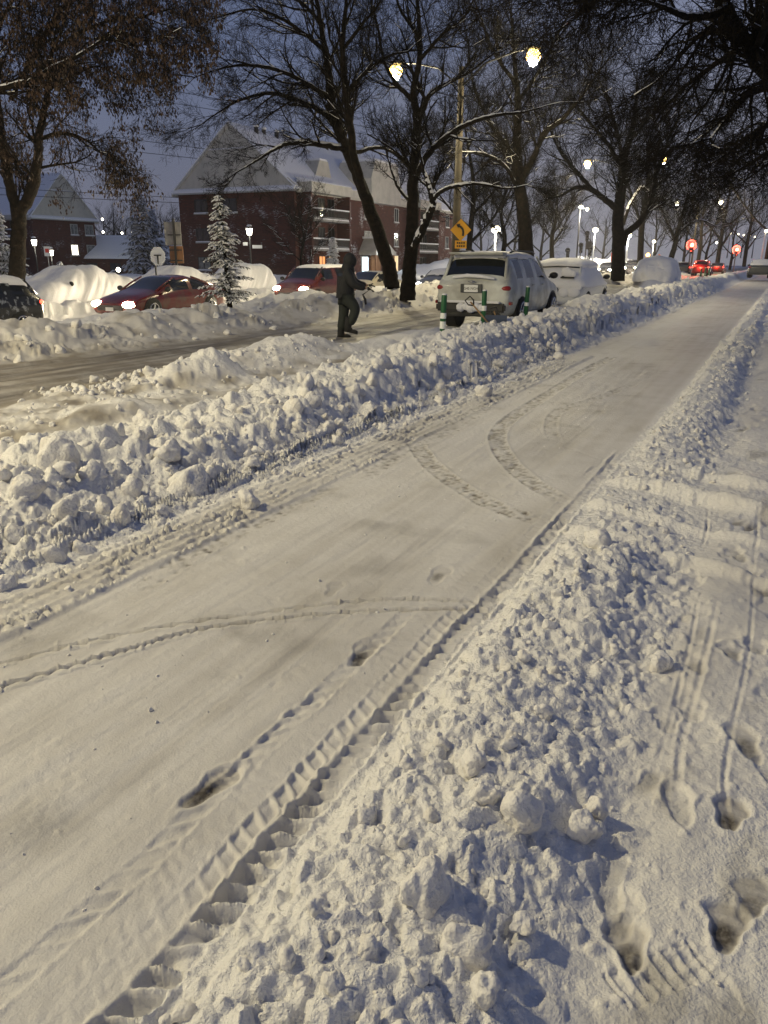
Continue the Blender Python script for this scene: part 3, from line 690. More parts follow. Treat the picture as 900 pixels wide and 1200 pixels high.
# the two big median trees
Y1 = 27.8
t = Tree(at(457,337,Y1), 2, 'big dark tree leaning left on the median, in front of the brick building', group=G_MED); t.snow_on = .30
t.limb([(458,338,Y1,.27),(452,305,Y1,.24),(437,262,Y1,.22),(420,215,Y1,.19),(402,172,Y1,.17),(390,140,Y1,.15),(384,100,Y1,.12),(378,60,Y1,.10),(370,15,Y1,.07),(362,-40,Y1,.04)], .8, 2.1, .35, .45, part='trunk')
t.limb([(428,238,Y1,.15),(414,190,Y1-.6,.13),(406,140,Y1-1,.12),(401,95,Y1-1,.10),(398,50,Y1-1.2,.08),(402,0,Y1-1.5,.05),(400,-50,Y1-1.5,.03)], .9, 2.2, .2, .3)
t.limb([(404,176,Y1,.10),(375,170,Y1-.4,.085),(347,168,Y1-.8,.07),(326,172,Y1-1,.055),(300,188,Y1-1.2,.035),(275,203,Y1-1.3,.02)], 1.2, 1.5, .85, .2, up=.0)
t.limb([(394,150,Y1,.10),(372,130,Y1+.3,.085),(345,118,Y1+.8,.07),(315,110,Y1+1,.06),(280,118,Y1+1.2,.04),(250,135,Y1+1.5,.025),(232,148,Y1+1.5,.015)], 1.25, 1.6, .7, .2, up=.02)
t.limb([(388,118,Y1,.09),(362,102,Y1-.6,.075),(330,86,Y1-1.2,.06),(298,78,Y1-1.5,.05),(262,80,Y1-2,.03),(225,92,Y1-2,.015)], 1.3, 1.7, .6, .2, up=.02)
t.limb([(380,62,Y1,.07),(355,42,Y1+.8,.06),(325,22,Y1+1.2,.05),(292,12,Y1+1.6,.035),(250,22,Y1+2,.02),(228,30,Y1+2,.01)], 1.35, 1.8, .4, .15, up=.03)
t.limb([(376,30,Y1,.06),(345,0,Y1+1,.05),(310,-22,Y1+1.5,.035),(270,-40,Y1+1.5,.02)], 1.2, 2)
t.limb([(402,110,Y1-1,.08),(425,85,Y1-1.5,.06),(452,66,Y1-2,.04),(475,60,Y1-2,.02)], 1.1, 1.6, .3, .2)
t.limb([(412,180,Y1,.07),(440,173,Y1+.8,.055),(462,182,Y1+1.4,.04),(482,205,Y1+1.6,.02)], 1.0, 1.2, .7, .2, up=0)
t.limb([(398,60,Y1-1,.06),(420,30,Y1-1.5,.045),(440,5,Y1-2,.03),(455,-30,Y1-2,.02)], 1.2, 1.8)
t.finish()
Y2 = 26.3
t = Tree(at(479,350,Y2), 3, 'upright dark tree on the median with a snow plastered side limb low down', group=G_MED); t.snow_on = .35
t.limb([(476,352,Y2,.27),(478,320,Y2,.23),(480,285,Y2,.21),(481,245,Y2,.19),(482,205,Y2,.17),(485,165,Y2,.15),(486,140,Y2,.13),(482,105,Y2,.10),(489,65,Y2,.08),(487,20,Y2,.06),(480,-40,Y2,.03)], .7, 2.0, .25, .4, part='trunk')
t.limb([(483,210,Y2,.10),(500,180,Y2-.5,.09),(523,158,Y2-1,.075),(550,143,Y2-1.5,.06),(580,134,Y2-2,.045),(612,130,Y2-2.2,.03),(640,122,Y2-2.4,.015)], 1.1, 1.6, .75, .2)
t.limb([(485,150,Y2,.09),(500,112,Y2+.4,.075),(520,98,Y2+.8,.06),(545,85,Y2+1.4,.045),(575,62,Y2+2,.03)], 1.2, 1.8, .6, .2)
t.limb([(483,120,Y2,.08),(462,98,Y2+.5,.065),(447,72,Y2+1,.05),(440,35,Y2+1.2,.04),(428,-10,Y2+1.5,.025)], 1.1, 1.8, .3, .2)
t.limb([(480,296,Y2,.09),(489,278,Y2-.4,.12),(499,255,Y2-.7,.12),(505,238,Y2-.9,.10),(500,218,Y2-1,.07),(494,200,Y2-1,.05),(490,180,Y2-1.2,.03)], .7, 1.2, 1.05, .6)
t.limb([(503,236,Y2-.9,.075),(515,224,Y2-1.1,.06),(535,217,Y2-1.5,.05),(562,215,Y2-2,.04),(590,220,Y2-2.3,.03),(615,216,Y2-2.5,.015)], .9, .9, .95, .3, up=0)
t.limb([(489,70,Y2,.06),(515,40,Y2-1,.045),(540,20,Y2-1.5,.03),(560,-20,Y2-2,.02)], 1.3, 1.9)
t.limb([(486,40,Y2,.05),(465,10,Y2-1,.04),(455,-30,Y2-1.5,.03)], 1.2, 1.9)
t.limb([(482,240,Y2,.06),(466,222,Y2,.05),(458,205,Y2,.035),(452,185,Y2,.02)], .9, 1.1, .8, .2)
t.finish()
Y3 = 40.5
t = Tree(at(613,310,Y3), 4, 'tree with a lamp-lit trunk rising behind the roof of the parked white car', group=G_MED); t.snow_on = .3; t.dens = {3:1.6,2:1.9,1:1.7}
t.limb([(616,316,Y3,.40),(613,270,Y3,.35),(609,235,Y3,.31),(605,200,Y3,.27),(603,165,Y3,.22),(604,120,Y3,.16),(600,70,Y3,.10),(596,20,Y3,.06)], .7, 3.0, .15, .35, part='trunk')
t.limb([(607,215,Y3,.17),(622,185,Y3-1,.15),(635,155,Y3-1.5,.12),(655,140,Y3-2,.09),(680,110,Y3-2.5,.05),(700,80,Y3-2.5,.03)], 1.0, 2.8, .6, .25)
t.limb([(604,190,Y3,.14),(588,165,Y3+1,.11),(570,140,Y3+2,.08),(552,100,Y3+2,.05),(545,50,Y3+2,.03)], 1.0, 2.6, .5, .2)
t.limb([(606,225,Y3,.10),(590,195,Y3-1,.08),(565,180,Y3-2,.06),(538,178,Y3-3,.04)], .9, 2.2, .8, .2, up=.02)
t.limb([(603,120,Y3,.1),(630,80,Y3+1,.07),(650,40,Y3+1.5,.05),(670,0,Y3+2,.03)], 1.1, 2.8)
t.limb([(603,100,Y3,.1),(575,60,Y3-1,.07),(560,20,Y3-1.5,.04),(545,-20,Y3-2,.03)], 1.0, 2.6)
t.finish()
Y4 = 57
t = Tree(at(722,322,Y4), 5, 'thick forked tree with a drooping left limb, beyond the snow covered cars', group=G_MED); t.snow_on = .15; t.dens = {3:1.5,2:1.8,1:1.6}
t.limb([(722,328,Y4,.52),(723,290,Y4,.46),(722,262,Y4,.42),(724,235,Y4,.38),(727,205,Y4,.32),(730,180,Y4,.26),(738,150,Y4,.2),(742,120,Y4,.12),(744,95,Y4,.07)], .9, 3.2, 0, .4, part='trunk')
t.limb([(722,244,Y4,.23),(708,233,Y4-.6,.21),(690,220,Y4-1,.18),(672,219,Y4-1.3,.13),(655,228,Y4-1.5,.08),(640,232,Y4-1.5,.04)], .7, 2.2, 0, .2, up=0)
t.limb([(691,220,Y4-1,.15),(676,203,Y4-1.5,.13),(660,185,Y4-2,.11),(648,165,Y4-2,.08),(640,145,Y4-2,.05)], 1.0, 2.8)
t.limb([(727,285,Y4,.28),(732,272,Y4,.26),(748,258,Y4,.23),(760,238,Y4,.20),(765,215,Y4,.18),(768,195,Y4,.15),(785,172,Y4,.11),(808,170,Y4,.07),(830,178,Y4,.04)], 1.0, 2.8, .45, .3)
t.limb([(728,200,Y4,.18),(712,170,Y4+1,.14),(695,150,Y4+2,.1),(675,125,Y4+2,.06)], 1.3, 3.4)
t.limb([(728,195,Y4,.15),(722,160,Y4-1,.12),(712,125,Y4-1.5,.08),(700,95,Y4-2,.05)], 1.3, 3.4)
t.limb([(738,160,Y4,.14),(765,130,Y4+1,.1),(790,115,Y4+2,.07),(815,110,Y4+2,.04)], 1.4, 3.6)
t.limb([(768,200,Y4,.12),(785,150,Y4-1,.09),(800,130,Y4-1.5,.06),(835,135,Y4-2,.03)], 1.2, 3.0)
t.finish()
Y5 = 74
t = Tree(at(748,318,Y5), 6, 'slim tree with a snowy slanting limb just right of the thick forked tree', group=G_MED); t.snow_on = .2; t.dens = {3:1.5,2:1.8,1:1.5}
t.limb([(748,322,Y5,.30),(749,280,Y5,.27),(752,245,Y5,.24),(757,215,Y5,.2),(757,185,Y5,.14),(760,155,Y5,.08)], .9, 3.5, 0, .3, part='trunk')
t.limb([(728,262,Y5-4,.16),(735,240,Y5-4,.15),(744,225,Y5-4,.14),(750,218,Y5-4,.12),(762,226,Y5-4,.08)], .5, 1.5, 1.0, .3)
t.limb([(750,262,Y5,.14),(740,235,Y5,.11),(733,210,Y5,.08)], 1.0, 3)
t.limb([(752,250,Y5,.14),(765,225,Y5+1,.11),(775,200,Y5+1,.08)], 1.0, 3)
t.finish(sides=6)
Y6 = 86
t = Tree(at(782,312,Y6), 7, 'tree leaning right with snowy boughs, left of the first red signal', group=G_MED); t.snow_on = .5; t.dens = {3:1.5,2:1.8,1:1.5}
t.limb([(778,318,Y6,.32),(788,290,Y6,.28),(792,270,Y6,.24),(798,248,Y6,.18),(805,225,Y6,.1)], 1.0, 3.6, .3, .3, part='trunk')
t.limb([(792,272,Y6,.16),(806,260,Y6,.13),(820,256,Y6,.1),(835,262,Y6,.05)], 1.0, 2.8, .9, .2)
t.limb([(790,280,Y6,.14),(778,255,Y6,.11),(770,235,Y6,.07)], 1.0, 3.2, 0)
t.finish(sides=6)
def auto_tree(px, py, Y, H, rad, seed, label, group, n=7, snow=.15, dn=(1.3,1.6,1.4), tr=.22, spread=1.0, name='bare_tree', rise=.25):
    b = at(px, py, Y); t = Tree(b, seed, label, name, group); t.snow_on = snow; t.dens = {3:dn[0],2:dn[1],1:dn[2]}
    rr = t.r; q = [(0,0,0,tr),(rr.uniform(-.2,.2),0,H*.25,tr*.85),(rr.uniform(-.3,.3),rr.uniform(-.3,.3),H*.5,tr*.6),(rr.uniform(-.5,.5),rr.uniform(-.5,.5),H*.8,tr*.25)]
    q = [np.array(x) for x in spl(q, 6)]; t.limbs.append((q, 0, 'trunk'))
    for k in range(n):
        i = int(len(q)*(rise+(.95-rise)*k/n)); a = k*2.4+rr.random(); p = q[min(i,len(q)-1)]
        L = rad*rr.uniform(.8,1.1)*(1-.5*k/n)*spread
        pts = [(*p[:3], p[3]*.55)]; d = np.array([math.cos(a), math.sin(a), .9])
        for m_ in range(1,4): pts.append((*(p[:3]+d*L*m_/3*np.array([1,1,.8+.15*m_])), p[3]*.55*(1-m_/4)))
        qq = [np.array(x) for x in spl(pts, 4)]; t.limbs.append((qq, 0, 'limb'))
        for j_ in range(2, len(qq)):
            if rr.random() < .85: dd = qq[j_][:3]-qq[j_-1][:3]; t.grow(tuple(qq[j_][:3]), nrm(tuple(dd)), rad*.45*rr.uniform(.6,1.1), min(.05,qq[j_][3]*.6+.012), 3, .12)
    t.grow(tuple(q[-1][:3]), (0,0,1), rad*.5, .04, 3, .12, .4)
    return t.finish(sides=6)
auto_tree(645,303,70,7.0,3.0,21,'low round-crowned bare tree between the parked car roofs','bare trees beyond the junction',9,.35,(1.7,2.0,1.6),.22)
auto_tree(585,312,60,8.0,3.2,22,'bushy bare tree in front of the bright globe lamp','bare trees beyond the junction',8,.3,(1.6,1.9,1.6),.2)
auto_tree(545,318,55,11,3.4,23,'tall bare tree behind the yellow curve sign','bare trees beyond the junction',8,.3,(1.6,1.9,1.6),.24)
auto_tree(838,312,125,17,6,24,'hazy bare tree right of the first red signal','bare trees in the far haze',8,.1,(1.2,1.5,1.2),.35)
auto_tree(870,310,150,16,7,25,'hazy bare tree behind the row of small lamps','bare trees in the far haze',8,.1,(1.2,1.5,1.2),.35)
auto_tree(815,312,118,13,5,26,'hazy bare tree directly behind the first red signal','bare trees in the far haze',7,.1,(1.2,1.5,1.2),.3)
auto_tree(895,312,110,18,7,27,'hazy bare tree at the right edge beyond the path end','bare trees in the far haze',8,.1,(1.3,1.5,1.2),.35)
for i,(x,Y,H,lb) in enumerate(((560,140,13,'hazy bare tree left of the globe lamp, far behind'),(600,150,12,'hazy far tree right of the globe lamp'),(632,135,11,'hazy far tree behind the low round-crowned tree'),(704,150,11,'hazy far tree right of the bright white lamp'),(762,145,13,'hazy far tree between the slim tree and the buried car'),(798,150,13,'hazy far tree just left of the first red signal'),(824,155,12,'hazy far tree midway between the red signals'),(853,160,12,'hazy far tree behind the second red signal'))):
    auto_tree(x,315,Y,H,5.5,70+i,lb,'bare trees in the far haze',6,.2,(1.2,1.5,1.2),.28)
for i,(x,Y,H,lb) in enumerate(((126,150,12,'leftmost bare tree on the skyline beside the left brick building'),(138,150,13,'second bare tree on the skyline between the brick buildings'),(150,155,12,'third bare tree on the skyline, just left of the big spruce'),(192,150,13,'bare tree on the skyline right of the big spruce'),(203,150,13,'bare tree on the skyline touching the main building edge'))):
    auto_tree(x,322,Y,H,4.2,30+i,lb,'bare trees on the skyline',6,.1,(1.1,1.4,1.1),.25)
auto_tree(352,328,60,6.2,2.6,40,'small snowy ornamental tree in front of the balconies','young trees by the brick building',9,.9,(1.3,1.5,1.3),.1,rise=.2)
# big tree overhanging from the right, trunk outside the picture
Yr = 13.5
t = Tree(at(985,330,Yr), 8, 'huge tree leaning in from the right edge with a dense hanging crown', group='bare trees by the pavement'); t.snow_on = .10; t.dens = {3:1.45,2:1.75,1:1.6}
t.limb([(985,345,Yr,.32),(975,260,Yr,.29),(955,190,Yr,.26),(930,125,Yr,.22),(900,80,Yr,.17),(868,48,Yr,.15),(850,20,Yr,.13),(838,-15,Yr,.10),(820,-60,Yr,.07)], .8, 1.6, .35, .5, part='trunk')
t.limb([(850,5,Yr,.07),(838,12,Yr-.3,.06),(822,17,Yr-.5,.055),(800,17,Yr-.8,.045),(778,8,Yr-1,.035),(755,0,Yr-1.2,.02),(720,-8,Yr-1.4,.01)], 1.7, 1.2, .75, .1, up=-.04)
t.limb([(858,40,Yr,.05),(840,34,Yr+.4,.045),(822,36,Yr+.8,.04),(806,50,Yr+1,.03),(790,68,Yr+1.2,.025),(768,92,Yr+1.3,.02),(740,110,Yr+1.5,.012)], 1.8, 1.1, .3, .1, up=-.06)
t.limb([(905,85,Yr,.08),(890,100,Yr-.6,.06),(872,110,Yr-1,.05),(850,135,Yr-1.2,.03),(830,160,Yr-1.4,.015)], 1.8, 1.2, .4, .1, up=-.06)
t.limb([(960,190,Yr,.08),(930,170,Yr+1,.06),(900,175,Yr+1.5,.045),(875,190,Yr+2,.03),(850,205,Yr+2.4,.015)], 1.6, 1.1, .2, .1, up=.0)
t.limb([(950,160,Yr,.09),(915,140,Yr+1.5,.07),(885,150,Yr+2.5,.05),(855,175,Yr+3,.03),(830,190,Yr+3.4,.015)], 1.9, 1.4, .2, .1, up=-.05)
t.limb([(845,-10,Yr,.06),(800,-40,Yr+.5,.05),(745,-30,Yr+1,.04),(700,-5,Yr+1.4,.025),(665,25,Yr+1.6,.012)], 1.9, 1.5, 0, .1, up=-.06)
t.limb([(870,50,Yr,.07),(840,70,Yr+2,.05),(805,95,Yr+3,.035),(775,125,Yr+4,.02)], 1.8, 1.6, 0, .1, up=-.05)
t.limb([(830,-40,Yr,.06),(770,-60,Yr-1,.045),(710,-45,Yr-1.4,.03),(660,-20,Yr-1.8,.015)], 1.6, 1.5, 0, .1, up=-.08)
t.limb([(880,60,Yr,.06),(895,20,Yr-1,.05),(890,-30,Yr-1.2,.03)], 1.6, 1.5, 0, .1, up=-.03)
t.finish()
# ---- spruces
def spruce(px, py, Y, H, rad, seed, label, snow=.5, group=None, lean=0, z=None, whorl=.28, nn=9, needle=.09):
    b = at(px, py, Y); rr = random.Random(seed); root = empty('spruce_tree', b, 0, label, 'tree', group)
    MB().tube([(0,0,0),(lean*.5,0,H*.5),(lean,0,H*.97)], [H*.02+.02,H*.013+.01,.006], 6).build('trunk', M['bark'], root, True)
    V = []; S_ = []; br = []; z_ = H*.06
    while z_ < H*.98:
        f = z_/H; L = rad*(1-f)**.85*rr.uniform(.8,1.1)+.05
        for k in range(nn):
            if rr.random() < .56: continue
            a = rr.uniform(0,6.283); l = L*rr.uniform(.35,1.25); o = Vector((lean*f,0,z_+rr.uniform(-.1,.1)*whorl))
            p = o; st = max(.05, l/7); d0 = Vector((math.cos(a), math.sin(a), .15)); i = 0; go = 0
            while go < l:
                g = go/l; d = Vector((d0.x, d0.y, .28-.75*g+.25*g*g)).normalized(); q = p+d*st; br.append((tuple(p), tuple(q), .012*(1-g)+.004, .012*(1-g)+.003))
                side = d.cross(Vector((0,0,1))).normalized(); wd_ = (.20*l+.05)*(1-g*.6)
                for sg in (-1,1):
                    for _ in range(2):
                        c = p+side*sg*rr.uniform(.0,1)*wd_; tip = c+(side*sg*.6+d*.6+Vector((0,0,-.35)))*needle*2*rr.uniform(.6,1.3); n_ = Vector((rr.uniform(-.3,.3),rr.uniform(-.3,.3),1)); e = (tip-c).cross(n_).normalized()*needle*.38
                        V += [c-e*.5, c+e*.5, tip+e*.4, tip-e*.4]
                        if rr.random() < snow:
                            u_ = Vector((0,0,needle*.22)); S_ += [c-e*.7+u_, c+e*.7+u_, tip+e*.5+u_*.7, tip-e*.5+u_*.7]
                p = q; go += st
        z_ += whorl*.42*(1-.45*f)*rr.uniform(.6,1.4)
    segs_mesh('crown', br, 3, M['bark'], root)
    npmesh('needles', np.array([v[:] for v in V]), np.arange(len(V)).reshape(-1,4), M['needle'], root)
    if S_:
        o = npmesh('snow_load', np.array([v[:] for v in S_]), np.arange(len(S_)).reshape(-1,4), M['snow'], root)
        md = o.modifiers.new('thick', 'SOLIDIFY'); md.thickness = needle*.3; md.offset = 0
    return root
spruce(268,362,20.8,2.75,.78,51,'small snow laden spruce standing in the median bank beside the queue',.42,lean=-.12,whorl=.17,nn=9,needle=.055)
spruce(168,326,105,10.2,3.4,52,'big blue spruce dusted with snow between the two brick buildings',.35,whorl=.5,nn=12,needle=.3,group='spruces beyond the houses')
spruce(180,326,112,9.0,3.2,53,'shorter spruce pressed against the big blue spruce on its right',.3,whorl=.5,nn=12,needle=.3,group='spruces beyond the houses')
spruce(4,332,60,5.2,1.8,54,'spruce behind the forked tree trunk at the left edge',.4,whorl=.34,nn=10,needle=.16)
spruce(389,336,55,3.2,.7,55,'little snowy spruce tip showing above the head of the walking person',.6,whorl=.25,nn=8,needle=.1)
spruce(71,334,62,1.6,.6,56,'tiny snowy spruce in front of the left brick building',.5,whorl=.2,nn=8,needle=.1)
# ------------------------------------------------------------------ buildings
def window(root, o, ax, n, x, z, w, h, style, fr='frame', sill=True):
    """o: wall origin, ax: along the wall, n: outward normal (root coordinates)"""
    o, ax, n, up = Vector(o), Vector(ax), Vector(n), Vector((0,0,1)); t = .07
    def bx(cx, cz, dx, dz, d0, d1, mb):
        mb.prism([(-dx/2,-dz/2),(dx/2,-dz/2),(dx/2,dz/2),(-dx/2,dz/2)], o+ax*cx+up*cz+n*d0, ax, up, n*(d1-d0))
    f = MB()
    for s_ in (-1,1): bx(x+s_*(w/2-t/2), z, t, h, .003, .07, f)
    for s_ in (-1,1): bx(x, z+s_*(h/2-t/2), w-2*t, t, .003, .07, f)
    bx(x, z, t*.8, h-2*t, .003, .06, f)
    F_ = f.build('window', M[fr], root)
    p = MB(); bx(x, z, w-2*t, h-2*t, .004, .022, p); p.build('pane', M[style], F_)
    if sill:
        s_ = MB(); bx(x, z-h/2-.06, w+.2, .1, .003, .16, s_); so = s_.build('sill', M['concrete'], F_)
        q = MB(); q.prism([(.0,0),(.15,0),(.13,.09),(.03,.12)], o+ax*(x-w/2-.08)+up*(z-h/2-.008), n, up, ax*(w+.16)); q.build('sill_snow', M['snow'], F_)
def apartment(name, origin, rz, Lg, Ll, H, rise, label, zb=0, over=.55):
    """gable end along local +x (length Lg) at y=0 facing -y; body extends along +y (Ll)"""
    root = empty(name, origin, rz, label, 'building', 'brick apartment houses')
    # walls: gable block with recess handled by caller
    MB().box((Lg/2, Ll/2, H/2), (Lg, Ll, H)).build('wall', M['brick'], root)
    e = over
    # shingled gable wall
    g = MB(); g.prism([(-.35,H-.15),(Lg+.35,H-.15),(Lg+.35,H+.35),(Lg/2+.9,H+rise*.86),(Lg/2,H+rise-.12),(Lg/2-.9,H+rise*.86),(-.35,H+.35)], (0,-.30,0), (1,0,0), (0,0,1), (0,.26,0)); g.build('gable', M['shingle'], root)
    # roof slopes under snow
    for s_ in (0,1):
        r = MB(); x0 = -e if s_ == 0 else Lg+e; xm = Lg/2
        prof = [(x0,H-.02),(xm+(x0-xm)*.13,H+rise*.885),(xm,H+rise)]
        vs = [(p[0], y, p[1]) for y in (-.42, Ll+.4) for p in prof] + [(p[0], y, p[1]-.28) for y in (-.42, Ll+.4) for p in prof]
        fs = [(0,1,4,3),(1,2,5,4),(6,9,10,7),(7,10,11,8),(0,6,7,1),(1,7,8,2),(3,4,10,9),(4,5,11,10),(0,3,9,6),(2,8,11,5)]
        r.add(vs, fs); o = r.build('roof', M['shingle'], root)
        sn = MB(); v2 = [(v[0]+(.06 if s_ else -.06)*0, v[1]+(.05 if v[1] > 0 else -.05)*0, v[2]+.14) for v in vs[:6]]+[(v[0], v[1], v[2]+.01) for v in vs[:6]]
        sn.add(v2, fs); sn.build('roof_snow', M['snow'], o)
    # snow lying on the gable foot ledge
    s = MB(); s.prism([(0,0),(-.30,0),(-.22,.22),(0,.42)], (-.35,-.305,H-.02), (0,1,0), (0,0,1), (Lg+.7,0,0)); 
    MB().box((Lg/2,-.42,H-.09),(Lg+.8,.30,.12)).build('ledge', M['frame'], root)
    s.build('ledge_snow', M['snow'], root)
    s = MB(); s.prism([(0,0),(-.07,0),(-.05,.07),(0,.14)], (Lg/2-3.0,-.303,H+rise*.62), (0,1,0), (0,0,1), (5.2,0,0)); s.build('gable_snow_line', M['snow'], root)
    return root
# main building: corner seen at x=342, gable end faces the viewer's left
zb = -.5; CO = P(67.6, 43.7, zb); Lg, Ll, H = 14.3, 41, 8.45
# local frame: x towards w (left), y along the street
org = CO
root = apartment('brick_apartment_house', org, 0, Lg, Ll, H, 6.2, 'long three storey brick apartment house with snowy gable roof and street balconies')
# rotate so that local +x -> W, +y -> U  (mirror-free: x axis = W needs y = -U, so use a matrix)
def setframe(root, o, xa, ya):
    m_ = Matrix(((xa[0],ya[0],0,o[0]),(xa[1],ya[1],0,o[1]),(0,0,1,o[2]),(0,0,0,1))); root.matrix_world = m_
# right-handed frame: x' = -W (to the right), y' = U ; gable block starts at its left corner
setframe(root, P(67.6, 43.7+Lg, zb), (-W[0],-W[1]), U)
# windows on the gable end (x from the left corner)
for x in (2.6, 7.4):
    pass
for z, st in ((7.15,'glass'),(4.35,'glass'),(1.55,'curtain')):
    window(root, (0,0,0), (1,0,0), (0,-1,0), 2.9, z, 1.65, 1.35, st, 'darkmetal')
window(root, (0,0,0), (1,0,0), (0,-1,0), 6.6, 7.15, 1.65, 1.35, 'glass', 'darkmetal')
# street side at x = Lg, outward +x, along +y
S0, AX, NN = (Lg,0,0), (0,1,0), (1,0,0)
for z in (1.55,4.35,7.15): window(root, S0, AX, NN, 10.6, z, 1.0, 1.7, 'curtain')
for z in (4.35,7.15): window(root, S0, AX, NN, 15.3, z, 2.0, 1.6, 'winwhite' if False else 'curtain', 'frame')
window(root, S0, AX, NN, 22.6, 1.6, 1.3, 1.9, 'winlit'); 
for z in (4.35,7.15): window(root, S0, AX, NN, 22.6, z, 1.1, 1.6, 'glass')
for z in (1.55,4.35,7.15): window(root, S0, AX, NN, 35.0, z, 1.0, 1.6, 'glass'); window(root, S0, AX, NN, 39.0, z, 1.2, 1.6, 'glass')
# balcony stacks: dark recess panels, slabs, snowy railings
def balconies(root, y0, y1, lit=()):
    for k, z in enumerate((.15,2.95,5.75)):
        b = MB().box((Lg+.75,(y0+y1)/2,z),(1.5,y1-y0,.18)).build('balcony', M['concrete'], root)
        r = MB()
        for zz in ((z+1.0),(z+.25)): r.box((Lg+1.46,(y0+y1)/2,zz),(.06,y1-y0,.06))
        n = int((y1-y0)/.14)
        for i in range(n+1): r.box((Lg+1.46,y0+.03+i*(y1-y0-.06)/n,z+.62),(.025,.03,.74))
        r.build('railing', M['darkmetal'], b)
        s = MB().prism([(0,0),(.16,0),(.13,.12),(.03,.12)], (Lg+1.38,y0,z+1.032), (1,0,0), (0,0,1), (0,y1-y0,0)); s.build('railing_snow', M['snow'], b)
        s = MB().prism([(0,0),(.5,0),(.42,.22),(0,.3)], (Lg+.98,y0,z+.094), (1,0,0), (0,0,1), (0,y1-y0,0)); s.build('slab_snow', M['snow'], b)
        for j, yy in enumerate((y0+1.6,(y0+y1)/2+.4,y1-1.3)):
            window(root, S0, AX, NN, yy, z+1.25, 1.3, 2.0, lit[j] if (k == 0 and lit) else 'glass', 'darkmetal', False)
    for yy in (y0+.0, y1): MB().box((Lg+.75, yy+(-.14 if yy == y0 else .14), H/2-.1),(1.5,.26,H-.2)).build('pier', M['brick'], root)
    MB().box((Lg+.8,(y0+y1)/2,H+.25),(1.7,y1-y0+.6,.9)).build('balcony_roof', M['shingle'], root)
    MB().prism([(0,0),(1.75,0),(1.6,.16),(0,.45)], (Lg-.05,y0-.35,H+.702), (1,0,0), (0,0,1), (0,y1-y0+.7,0)).build('balcony_roof_snow', M['snow'], root)
balconies(root, .9, 8.2, ('winorange','winorange','winlit')); balconies(root, 26.5, 32.5)
# street-side eave band and the two cross gables
MB().box((Lg+.35,17.4,H+.25),(.75,17.2,.75)).build('eave_band', M['shingle'], root)
MB().prism([(0,0),(.8,0),(.6,.2),(0,.4)], (Lg-.05,8.8,H+.627), (1,0,0), (0,0,1), (0,17.2,0)).build('eave_snow', M['snow'], root)
def cross_gable(y0, y1, hh, d=1.0):
    g = MB().prism([(y0,H-.3),(y1,H-.3),(y1,H+hh*.3),(y1-1.0,H+hh),(y0+.9,H+hh),(y0,H+hh*.55)], (Lg+d,0,0), (0,1,0), (0,0,1), (-4.5,0,0)).build('cross_gable', M['shingle'], root)
    MB().box((Lg+d-2.2,(y0+y1)/2,H+hh+.11),(4.2,(y1-y0)-2.1,.2)).build('gable_snow', M['snow'], g)
cross_gable(14.2, 21.8, 4.0); cross_gable(6.6,10.2,3.4,-1.6)
# entrance canopy, lit door and wooden panel
g = MB().prism([(13.0,2.55),(18.2,2.55),(18.2,2.8),(15.2,4.3),(14.2,4.3),(13.0,2.9)], (Lg+2.2,0,0), (0,1,0), (0,0,1), (-2.19,0,0)).build('porch_roof', M['shingle'], root)
MB().prism([(0,0),(2.2,0),(2.1,.14),(0,.22)], (Lg+.01,13.9,4.303), (1,0,0), (0,0,1), (0,1.6,0)).build('porch_snow', M['snow'], g)
d = MB().box((Lg+.06,14.3,1.25),(.1,1.6,2.4)).build('door', M['frame'], root)
MB().box((Lg+.13,13.95,1.25),(.03,.6,2.1)).build('pane', M['doorlit'], d); MB().box((Lg+.13,14.7,1.25),(.03,.6,2.1)).build('pane', M['doorlit'], d)
MB().box((Lg+.09,17.0,1.3),(.16,2.3,2.5)).build('wood_panel', M['woodpanel'], root)
for y in (13.3, 18.0): MB().box((Lg+2.0,y,1.25),(.14,.14,2.6)).build('post', M['woodpanel'], root)
# roof vents
for y, x in ((3,-.9),(4.6,-.7),(6.6,-.9),(17,-.8),(18.2,-.6)):
    v = MB().tube([(Lg/2-x,y,H+5.3),(Lg/2-x,y,H+6.2)], .22, 8).build('roof_vent', M['darkmetal'], root)
    MB().ball((Lg/2-x,y,H+6.3), .28, 5, (1,1,.7)).build('vent_snow', M['snow'], v, True)
plight(P(67.6+14.5, 43.7-3.2, 2.3), 160, (.85,.95,1), name='porch_light')

